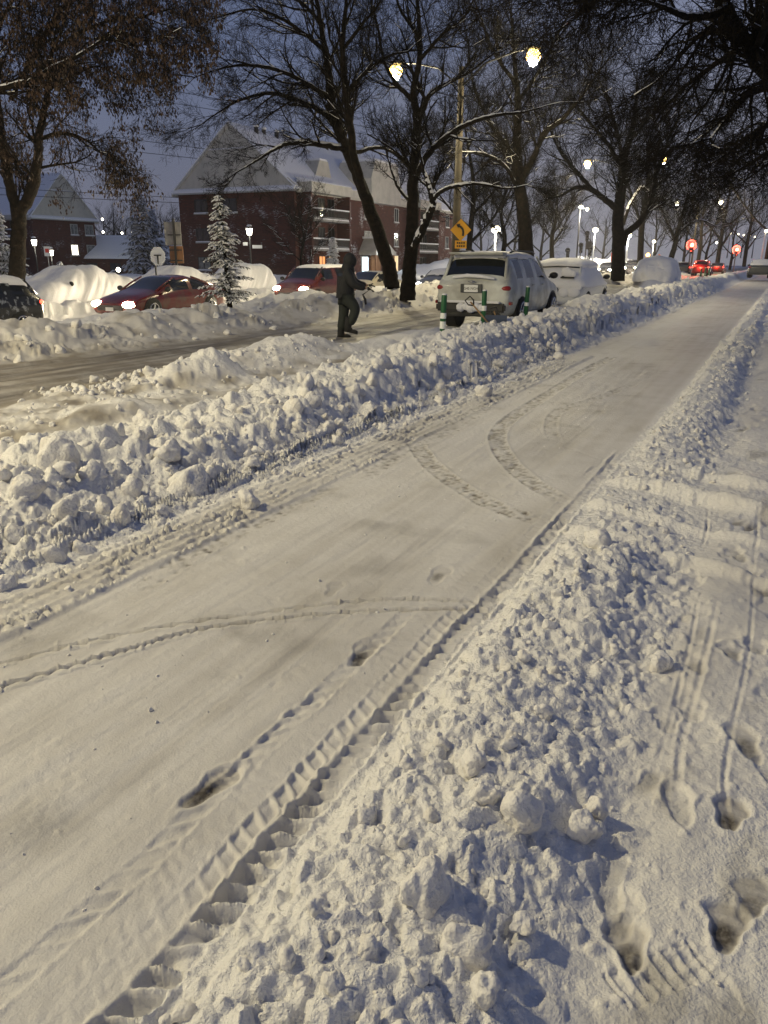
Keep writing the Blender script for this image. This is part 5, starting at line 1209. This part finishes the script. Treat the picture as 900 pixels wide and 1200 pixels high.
# octagon sign and back of a big panel
Yo = 34
t = empty('octagon_sign', at(183,345,Yo), 0, 'pale octagonal sign with a dark T shaped bracket above the red car', 'traffic sign')
c = at(183,302,Yo)-t.location; MB().prism([(.33*math.cos(math.pi/8+k*math.pi/4), .40*math.sin(math.pi/8+k*math.pi/4)) for k in range(8)], c, (1,0,0), (0,0,1), (0,.02,0)).build('plate', M['reflect'], t)
MB().box(c+Vector((0,-.02,.04)),(.30,.03,.05)).box(c+Vector((0,-.02,-.14)),(.05,.03,.32)).build('bracket', M['black'], t)
MB().tube([(0,.05,0),(0,.05,c.z)], .04, 6).build('post', M['darkmetal'], t)
t = empty('notice_board', at(203,345,Yo+3), 0, 'weathered two-part sign panel on a dark post left of the main building', 'sign')
c = at(201,285,Yo+3)-t.location
MB().box(c+Vector((0,.05,.35)),(.75,.04,1.0)).build('panel', M['concrete'], t); MB().box(c+Vector((.1,.05,-.55)),(.62,.04,.75)).build('panel', M['woodpanel'], t)
MB().box(c+Vector((.08,-.02,-.7)),(.09,.06,3.4)).build('post', M['black'], t)
for z in (.3,-.35,-.8): MB().box(c+Vector((.08,-.03,z)),(.6,.03,.05)).build('brace', M['black'], t)
for (x,y,Y,lb) in ((102,318,62,'left one of two glowing ground lamps beyond the buried car'),(137,318,62,'right one of two glowing ground lamps beyond the buried car'),(118,259,109,'floodlight on the eave corner of the left building'),
                   (119,274,115,'small bright lamp at the far corner of the left building'),(141,275,130,'middle lamp above the low snowy roof'),(153,275,130,'lamp above the low snowy roof beside the big spruce')):
    o = MB().ball((0,0,0), .16 if Y > 100 else .17, 6).build('lamp_globe', M['lampcool'], None, True); o.location = at(x,y,Y); tag(o, lb, 'lamp', 'small lamps around the left building')
plight(at(102,316,61.5), 160, (1,.9,.62)); plight(at(137,316,61.5), 160, (1,.9,.62))
# tall lamps and poles around the junction
def pole_lamp(px, pyt, Y, label, sz=.28, m='lampwhite', pyb=312, e=0, arm=0, pm='metal', cat='street lamp', g='lamps around the junction'):
    b = at(px, pyb, Y); top = at(px, pyt, Y)-b; t = empty('pole_lamp', b, 0, label, cat, g)
    MB().tube([(0,0,0),(0,0,top.z)], [.13,.08], 8).build('pole', M[pm], t, True)
    MB().ball((0,-.1,top.z), sz, 6, (1,.8,.8)).build('lens', M[m], t, True)
    if arm:
        MB().tube([(0,0,top.z-.2),(arm,0,top.z-.15)], .05, 5).build('arm', M['metal'], t, True); MB().ball((arm,-.1,top.z-.3), sz*.7, 6).build('lens', M[m], t, True)
    if e: plight(b+Vector((0,-.7,top.z-.5)), e, (1,.93,.75))
pole_lamp(577,268,75,'round glowing globe lamp between the curve sign and the lit trunk', .42, 'lampwhite', e=3500)
pole_lamp(673,241,110,'twin lamp on a dark pole above the low round tree', .32, e=2500, arm=.9, pm='darkmetal')
pole_lamp(692,268,125,'bright white lamp on a pale post right of the twin lamp', .45, e=3500)
pole_lamp(731,274,120,'bright lamp just right of the thick forked trunk', .45, e=3500)
pole_lamp(761,281,140,'dim lamp behind the slim tree with the slanting limb', .32, e=1200)
pole_lamp(720,280,118,'pale lit pole directly left of the thick forked trunk', .15)
for i,(x,y) in enumerate(((850,271),(859,272),(866,273),(873,273),(879,275))):
    pole_lamp(x,y,170,('leftmost','second','middle','fourth','rightmost')[i]+' of the five small lamps in a row at the far right', .24, 'lampwhite', pyb=300, g='five small lamps in a row')
pole_lamp(890,268,95,'tallest pale lamp post at the right edge', .22, pyb=306, pm='reflect')
o = None
for (x,y,lb) in ((838,282,'left one of two tiny lamps between the red signals'),(841,284,'right one of two tiny lamps between the red signals')):
    o = MB().ball((0,0,0), .22, 5).build('lamp_globe', M['lampcool'], None, True); o.location = at(x,y,165); tag(o, lb, 'lamp', 'tiny far lamps')
def signal(px, py, Y, label, pyb, lit='redlight', e=600, n=1, col=(1,.06,.03)):
    b = at(px, pyb, Y); h = at(px, py, Y)-b; t = empty('traffic_signal', b, 0, label, 'traffic light', 'traffic signals at the junction')
    MB().tube([(0,.15,0),(0,.15,h.z+.3)], .07, 8).build('pole', M['darkmetal'], t, True)
    hs_ = MB().box((0,0,h.z-.38),(.36,.22,1.05)).build('housing', M['black'], t, bevel=.03)
    MB().tube([(0,.12,h.z),(0,.15,h.z)], .6 if lit else .3, 24).build('added_disc', M['halo'] if lit else M['black'], t)  # added disc imitating the halo round a lit lens; black behind unlit heads
    for k in range(3):
        z = h.z-.38*k; m = 'redlight' if (k == 0 and lit) else 'glass'
        MB().tube([(0,-.11,z),(0,-.14,z)], .24 if k == 0 and lit else .15, 14).build('lens', M[m], hs_, True)
        if k == 0 and lit: continue
        v = MB(); v.tube([(.16*math.cos(a),-.2,z+.16*math.sin(a)) for a in [math.pi*q/8 for q in range(9)]], .03, 5); v.build('visor', M['black'], hs_, True)
    if e: plight(b+Vector((0,-.38,h.z)), e*.7, col, rad=.1, name='signal_glow')
signal(805,285,92,'left red traffic signal glowing on its pole', 316, e=900)
signal(858,290,112,'right red traffic signal glowing on its pole', 316, e=900)
signal(662,292,98,'dark traffic signal seen from the side near the low round tree', 316, None, 0)
signal(677,286,98,'unlit signal heads on the pole right of the twin lamp', 316, None, 0)
signal(683,272,98,'highest unlit signal head beside the twin lamp', 316, None, 0)
signal(688,290,100,'small unlit signal next to the dark rectangular sign', 316, None, 0)
t = empty('street_sign', at(686,316,100), 0, 'dark rectangular sign on a pole amid the unlit signals', 'sign')
MB().tube([(0,0,0),(0,0,3.2)], .05, 6).build('post', M['darkmetal'], t); MB().box((0,-.06,3.0),(.7,.04,.95)).build('plate', M['darkmetal'], t)
t = empty('banner', at(715,318,95), 0, 'tall red banner left of the thick forked trunk', 'banner')
MB().tube([(0,0,0),(0,0,2.3)], .04, 6).build('post', M['darkmetal'], t); MB().box((0,-.05,1.4),(.55,.03,1.7)).build('panel', M['redsign'], t)
t = empty('detour_sign', at(770,318,72), 0, 'orange diamond shaped roadwork sign behind the buried sedan', 'traffic sign')
MB().tube([(0,.04,0),(0,.04,1.4)], .03, 6).build('post', M['metal'], t)
c = at(770,303,72)-t.location; MB().prism([(0,-.55),(.55,0),(0,.55),(-.55,0)], c, (1,0,0), (0,0,1), (0,.02,0)).build('plate', M['orange'], t)
t = empty('warning_lamp', at(755,318,90), 0, 'glowing orange warning lamp on a short post', 'lamp')
h = at(755,297,90).z-t.location.z; MB().tube([(0,0,0),(0,0,h)], .05, 6).build('post', M['darkmetal'], t); m_or = mat('lit_orange', (1,.5,.1), emit=(1,.42,.08), es=14); MB().ball((0,-.1,h), .22, 6).build('lens', m_or, t, True)
# ------------------------------------------------------------------ the walking person
def skin_mesh(name, chain, m, parent, lvl=2, root=0):
    """chain: (points dict id->(pos, r)), edges"""
    pts, edges = chain; ids = list(pts); me = bpy.data.meshes.new(name)
    me.from_pydata([pts[i][0] for i in ids], [(ids.index(a), ids.index(b)) for a, b in edges], [])
    o = bpy.data.objects.new('tmp', me); COL.objects.link(o); md = o.modifiers.new('sk','SKIN'); md.use_smooth_shade = True
    for i, k in enumerate(ids):
        sv = me.skin_vertices[0].data[i]; r = pts[k][1]; sv.radius = r if isinstance(r, tuple) else (r, r); sv.use_root = (i == root)
    sb = o.modifiers.new('ss','SUBSURF'); sb.levels = lvl; sb.render_levels = lvl
    ev = evaluated(o); bpy.data.objects.remove(o); return link(name, ev, m, parent, True)
pp = P(14.6, 8.35, 0); pp.z = hz(14.6, 8.35)
pe = empty('person', pp, 0, 'person in black hooded jacket and dark trousers striding with one arm stretched forward', 'person')
pe.rotation_euler = (0,.13,0); pe.scale = (.96,.96,.96)
B = {'hip':((0,0,.93),.13),'waist':((-.02,0,1.08),.13),'chest':((-.02,0,1.32),.15),'neck':((.0,0,1.50),.055),'head':((.035,0,1.63),(.085,.10)),'crown':((.03,0,1.72),(.075,.085)),
     'rh':((.0,-.10,.90),.10),'rk':((.24,-.11,.66),.07),'ra':((.13,-.11,.27),.045),'rf':((.24,-.11,.15),.035),
     'lh':((.0,.10,.90),.10),'lk':((.0,.11,.49),.07),'la':((-.02,.11,.09),.05),'lf':((.13,.11,.04),.035),
     'rs':((-.01,-.18,1.42),.065),'re':((.14,-.24,1.18),.048),'rw':((.44,-.20,1.13),.032),
     'ls':((-.01,.18,1.42),.065),'le':((.16,.25,1.20),.048),'lw':((.45,.20,1.18),.032)}
E = [('hip','waist'),('waist','chest'),('chest','neck'),('neck','head'),('head','crown'),('hip','rh'),('rh','rk'),('rk','ra'),('ra','rf'),('hip','lh'),('lh','lk'),('lk','la'),('la','lf'),('chest','rs'),('rs','re'),('re','rw'),('chest','ls'),('ls','le'),('le','lw')]
body = skin_mesh('body', (B,E), M['skin'], pe)
fc = MB().ball((.125,0,1.64), .025, 5, (1,.7,1.3)).ball((.105,0,1.59), .022, 4, (.8,1.4,.5)); fc.build('face', M['skin'], body, True)
for sy in (-1,1): MB().ball((.108,sy*.035,1.665), .012, 4).build('eye', M['black'], body, True)
J = {'hem':((-.02,0,.86),(.235,.205)),'waist':((-.04,0,1.08),(.235,.215)),'chest':((-.05,0,1.34),(.235,.215)),'col':((-.01,0,1.50),(.10,.10)),
     'rs':((-.02,-.18,1.40),.125),'re':((.13,-.25,1.17),.10),'rw':((.41,-.20,1.13),.068),'ls':((-.02,.18,1.40),.125),'le':((.15,.26,1.19),.10),'lw':((.42,.20,1.17),.068)}
skin_mesh('jacket', (J,[('hem','waist'),('waist','chest'),('chest','col'),('chest','rs'),('rs','re'),('re','rw'),('chest','ls'),('ls','le'),('le','lw')]), M['jacket'], pe, root=1)
hb = MB(); hb.ball((-.015,0,1.655), .138, 9, (1.0,.98,1.16)); hb.tube([(-.03,0,1.40),(-.03,0,1.50),(-.02,0,1.60)], [.17,.14,.12], 14); hb.ball((.035,0,1.64), .12, 8, (.92,.92,1.1)); hb.build('hood', M['jacket'], pe, True)
T = {'hip':((0,0,.90),(.155,.15)),'rh':((.02,-.10,.86),.15),'rt':((.16,-.115,.77),.14),'rk':((.26,-.115,.65),.122),'rc':((.20,-.11,.46),.11),'ra':((.15,-.11,.30),.10),
     'lh':((-.02,.10,.84),.15),'lt':((-.02,.11,.66),.135),'lk':((-.01,.11,.48),.118),'lc':((-.02,.11,.30),.112),'la':((-.02,.11,.12),.11)}
skin_mesh('trousers', (T,[('hip','rh'),('rh','rt'),('rt','rk'),('rk','rc'),('rc','ra'),('hip','lh'),('lh','lt'),('lt','lk'),('lk','lc'),('lc','la')]), M['pants'], pe)
for (ax, ay, az, tilt) in ((.13,-.11,.16,.15),(-.02,.11,.0,0)):
    bt = MB().tube([(ax+.0,ay,az+.30),(ax-.01,ay,az+.18),(ax-.005,ay,az+.06),(ax,ay,az+.01)], [.085,.08,.075,.07], 12)
    bt.ball((ax+.02,ay,az+.06), .085, 7, (1,.85,.72)).ball((ax+.13,ay,az+.045+tilt*-.15), .085, 7, (1.15,.75,.52)); bt.box((ax+.075,ay,az+.008-tilt*.05),(.30,.115,.03),rot=Euler((0,tilt*.6,0)))
    bt.build('boot', M['rubber'], pe, True)
def hand(wr, fwd, up, name='glove'):
    wr = Vector(wr); f = Vector(fwd).normalized(); u = Vector(up).normalized(); s_ = f.cross(u).normalized(); pts = {}; ed = []
    pts['w'] = (tuple(wr), .034); pts['p'] = (tuple(wr+f*.06), (.045,.028)); ed.append(('w','p'))
    for i, (o_, l) in enumerate(((-.033,.070),(-.011,.080),(.012,.074),(.034,.058))):
        b_ = wr+f*.085+s_*o_; k_ = b_+f*l*.55-u*.008; e_ = k_+f*l*.40-u*.028
        pts[f'k{i}'] = (tuple(b_), .014); pts[f'm{i}'] = (tuple(k_), .013); pts[f'e{i}'] = (tuple(e_), .010); ed += [('p',f'k{i}'),(f'k{i}',f'm{i}'),(f'm{i}',f'e{i}')]
    b_ = wr+f*.035+s_*-.038+u*.01; pts['t0'] = (tuple(b_), .016); pts['t1'] = (tuple(b_+f*.04-s_*.02+u*.025), .014); pts['t2'] = (tuple(b_+f*.075-s_*.018+u*.03), .011); ed += [('w','t0'),('t0','t1'),('t1','t2')]
    skin_mesh(name, (pts, ed), M['black'], pe, 1)
hand((.44,-.20,1.13), (1,-.05,-.12), (0,0,1)); hand((.45,.20,1.18), (1,.0,.15), (0,0,1))
st = MB().tube([(.62,-.2,1.02),(.56,-.2,.96),(.47,-.2,.90),(.52,-.2,.80),(.535,-.2,.70)], [.006,.006,.02,.03,.022], 6).build('sliver', M['black'], None, True); st.location = pe.location  # dark curved tube; the thin end up to the hand is added
tag(st, 'dark curved strap in front of the walking person', 'sliver')
# ------------------------------------------------------------------ camera, sky, render
cam = bpy.data.cameras.new('camera'); co = bpy.data.objects.new('camera', cam); COL.objects.link(co); SC.camera = co
cam.sensor_fit = 'VERTICAL'; cam.sensor_height = 36; cam.lens = 36*FPX/1200; cam.clip_end = 3000; cam.clip_start = .05
co.matrix_world = Matrix.Translation((0,0,CAMH)) @ Matrix.Rotation(math.pi/2-PITCH, 4, 'X') @ Matrix.Rotation(R(.35), 4, 'Z')
wd = bpy.data.worlds.new('World'); SC.world = wd; wd.use_nodes = True; nt = wd.node_tree; nt.nodes.clear(); L = nt.links.new
out = nt.nodes.new('ShaderNodeOutputWorld'); bg = nt.nodes.new('ShaderNodeBackground'); L(bg.outputs[0], out.inputs[0])
tc = nt.nodes.new('ShaderNodeTexCoord'); sp = nt.nodes.new('ShaderNodeSeparateXYZ'); L(tc.outputs['Generated'], sp.inputs[0])
rp = nt.nodes.new('ShaderNodeValToRGB'); cr = rp.color_ramp
cr.elements[0].position = .0; cr.elements[0].color = (.165,.176,.228,1); cr.elements[1].position = .75; cr.elements[1].color = (.062,.082,.158,1)
e = cr.elements.new(.22); e.color = (.108,.138,.238,1)
e = cr.elements.new(.45); e.color = (.080,.105,.196,1)
L(sp.outputs[2], rp.inputs[0])
# town glow low down towards the lit junction, and faint cloud
nv = nt.nodes.new('ShaderNodeTexNoise'); nv.inputs['Scale'].default_value = 2.2; nv.inputs['Detail'].default_value = 4; L(tc.outputs['Generated'], nv.inputs['Vector'])
mr = nt.nodes.new('ShaderNodeMapRange'); mr.inputs[1].default_value = .3; mr.inputs[2].default_value = .7; mr.inputs[3].default_value = .88; mr.inputs[4].default_value = 1.14; L(nv.outputs[0], mr.inputs[0])
vm = nt.nodes.new('ShaderNodeVectorMath'); vm.operation = 'SCALE'; L(rp.outputs[0], vm.inputs[0]); L(mr.outputs[0], vm.inputs['Scale'])
dp = nt.nodes.new('ShaderNodeVectorMath'); dp.operation = 'DOT_PRODUCT'; L(tc.outputs['Generated'], dp.inputs[0]); dp.inputs[1].default_value = (math.sin(R(24)), math.cos(R(24)), 0)
m1 = nt.nodes.new('ShaderNodeMapRange'); m1.inputs[1].default_value = .88; m1.inputs[2].default_value = 1.0; m1.interpolation_type = 'SMOOTHSTEP'; L(dp.outputs['Value'], m1.inputs[0])
gl = nt.nodes.new('ShaderNodeVectorMath'); gl.operation = 'SCALE'; gl.inputs[0].default_value = (.075,.068,.060); L(m1.outputs[0], gl.inputs['Scale'])
ad = nt.nodes.new('ShaderNodeVectorMath'); ad.operation = 'ADD'; L(vm.outputs[0], ad.inputs[0]); L(gl.outputs[0], ad.inputs[1])
sk = nt.nodes.new('ShaderNodeTexSky'); sk.sky_type = 'NISHITA'; sk.sun_disc = False; sk.sun_elevation = R(-1.5); sk.sun_rotation = R(250)
s2 = nt.nodes.new('ShaderNodeVectorMath'); s2.operation = 'SCALE'; s2.inputs['Scale'].default_value = .05; L(sk.outputs[0], s2.inputs[0])
a2 = nt.nodes.new('ShaderNodeVectorMath'); a2.operation = 'ADD'; L(ad.outputs[0], a2.inputs[0]); L(s2.outputs[0], a2.inputs[1])
L(a2.outputs[0], bg.inputs[0]); bg.inputs[1].default_value = 1.0
SC.view_settings.view_transform = 'Standard'; SC.view_settings.look = 'None'; SC.view_settings.exposure = 0; SC.view_settings.gamma = 1
cy = SC.cycles; cy.use_denoising = True; cy.max_bounces = 5; cy.diffuse_bounces = 3; cy.glossy_bounces = 2; cy.volume_bounces = 0
cy.sample_clamp_indirect = 4; cy.caustics_reflective = False; cy.caustics_refractive = False; cy.use_light_tree = True
try: cy.denoiser = 'OPENIMAGEDENOISE'
except Exception: pass

# the misty air of the snowy evening
hm = bpy.data.materials.new('mist'); hm.use_nodes = True; n_ = hm.node_tree; n_.nodes.clear()
ho = n_.nodes.new('ShaderNodeOutputMaterial'); hv = n_.nodes.new('ShaderNodeVolumePrincipled'); n_.links.new(hv.outputs[0], ho.inputs['Volume'])
hv.inputs['Color'].default_value = (.9,.9,.92,1); hv.inputs['Density'].default_value = .00035; hv.inputs['Anisotropy'].default_value = .55
o = MB().box((0,0,13.5),(900,900,34)).build('haze', hm); tag(o, 'thin mist hanging over the whole street', kind='stuff')
cy.volume_step_rate = 4
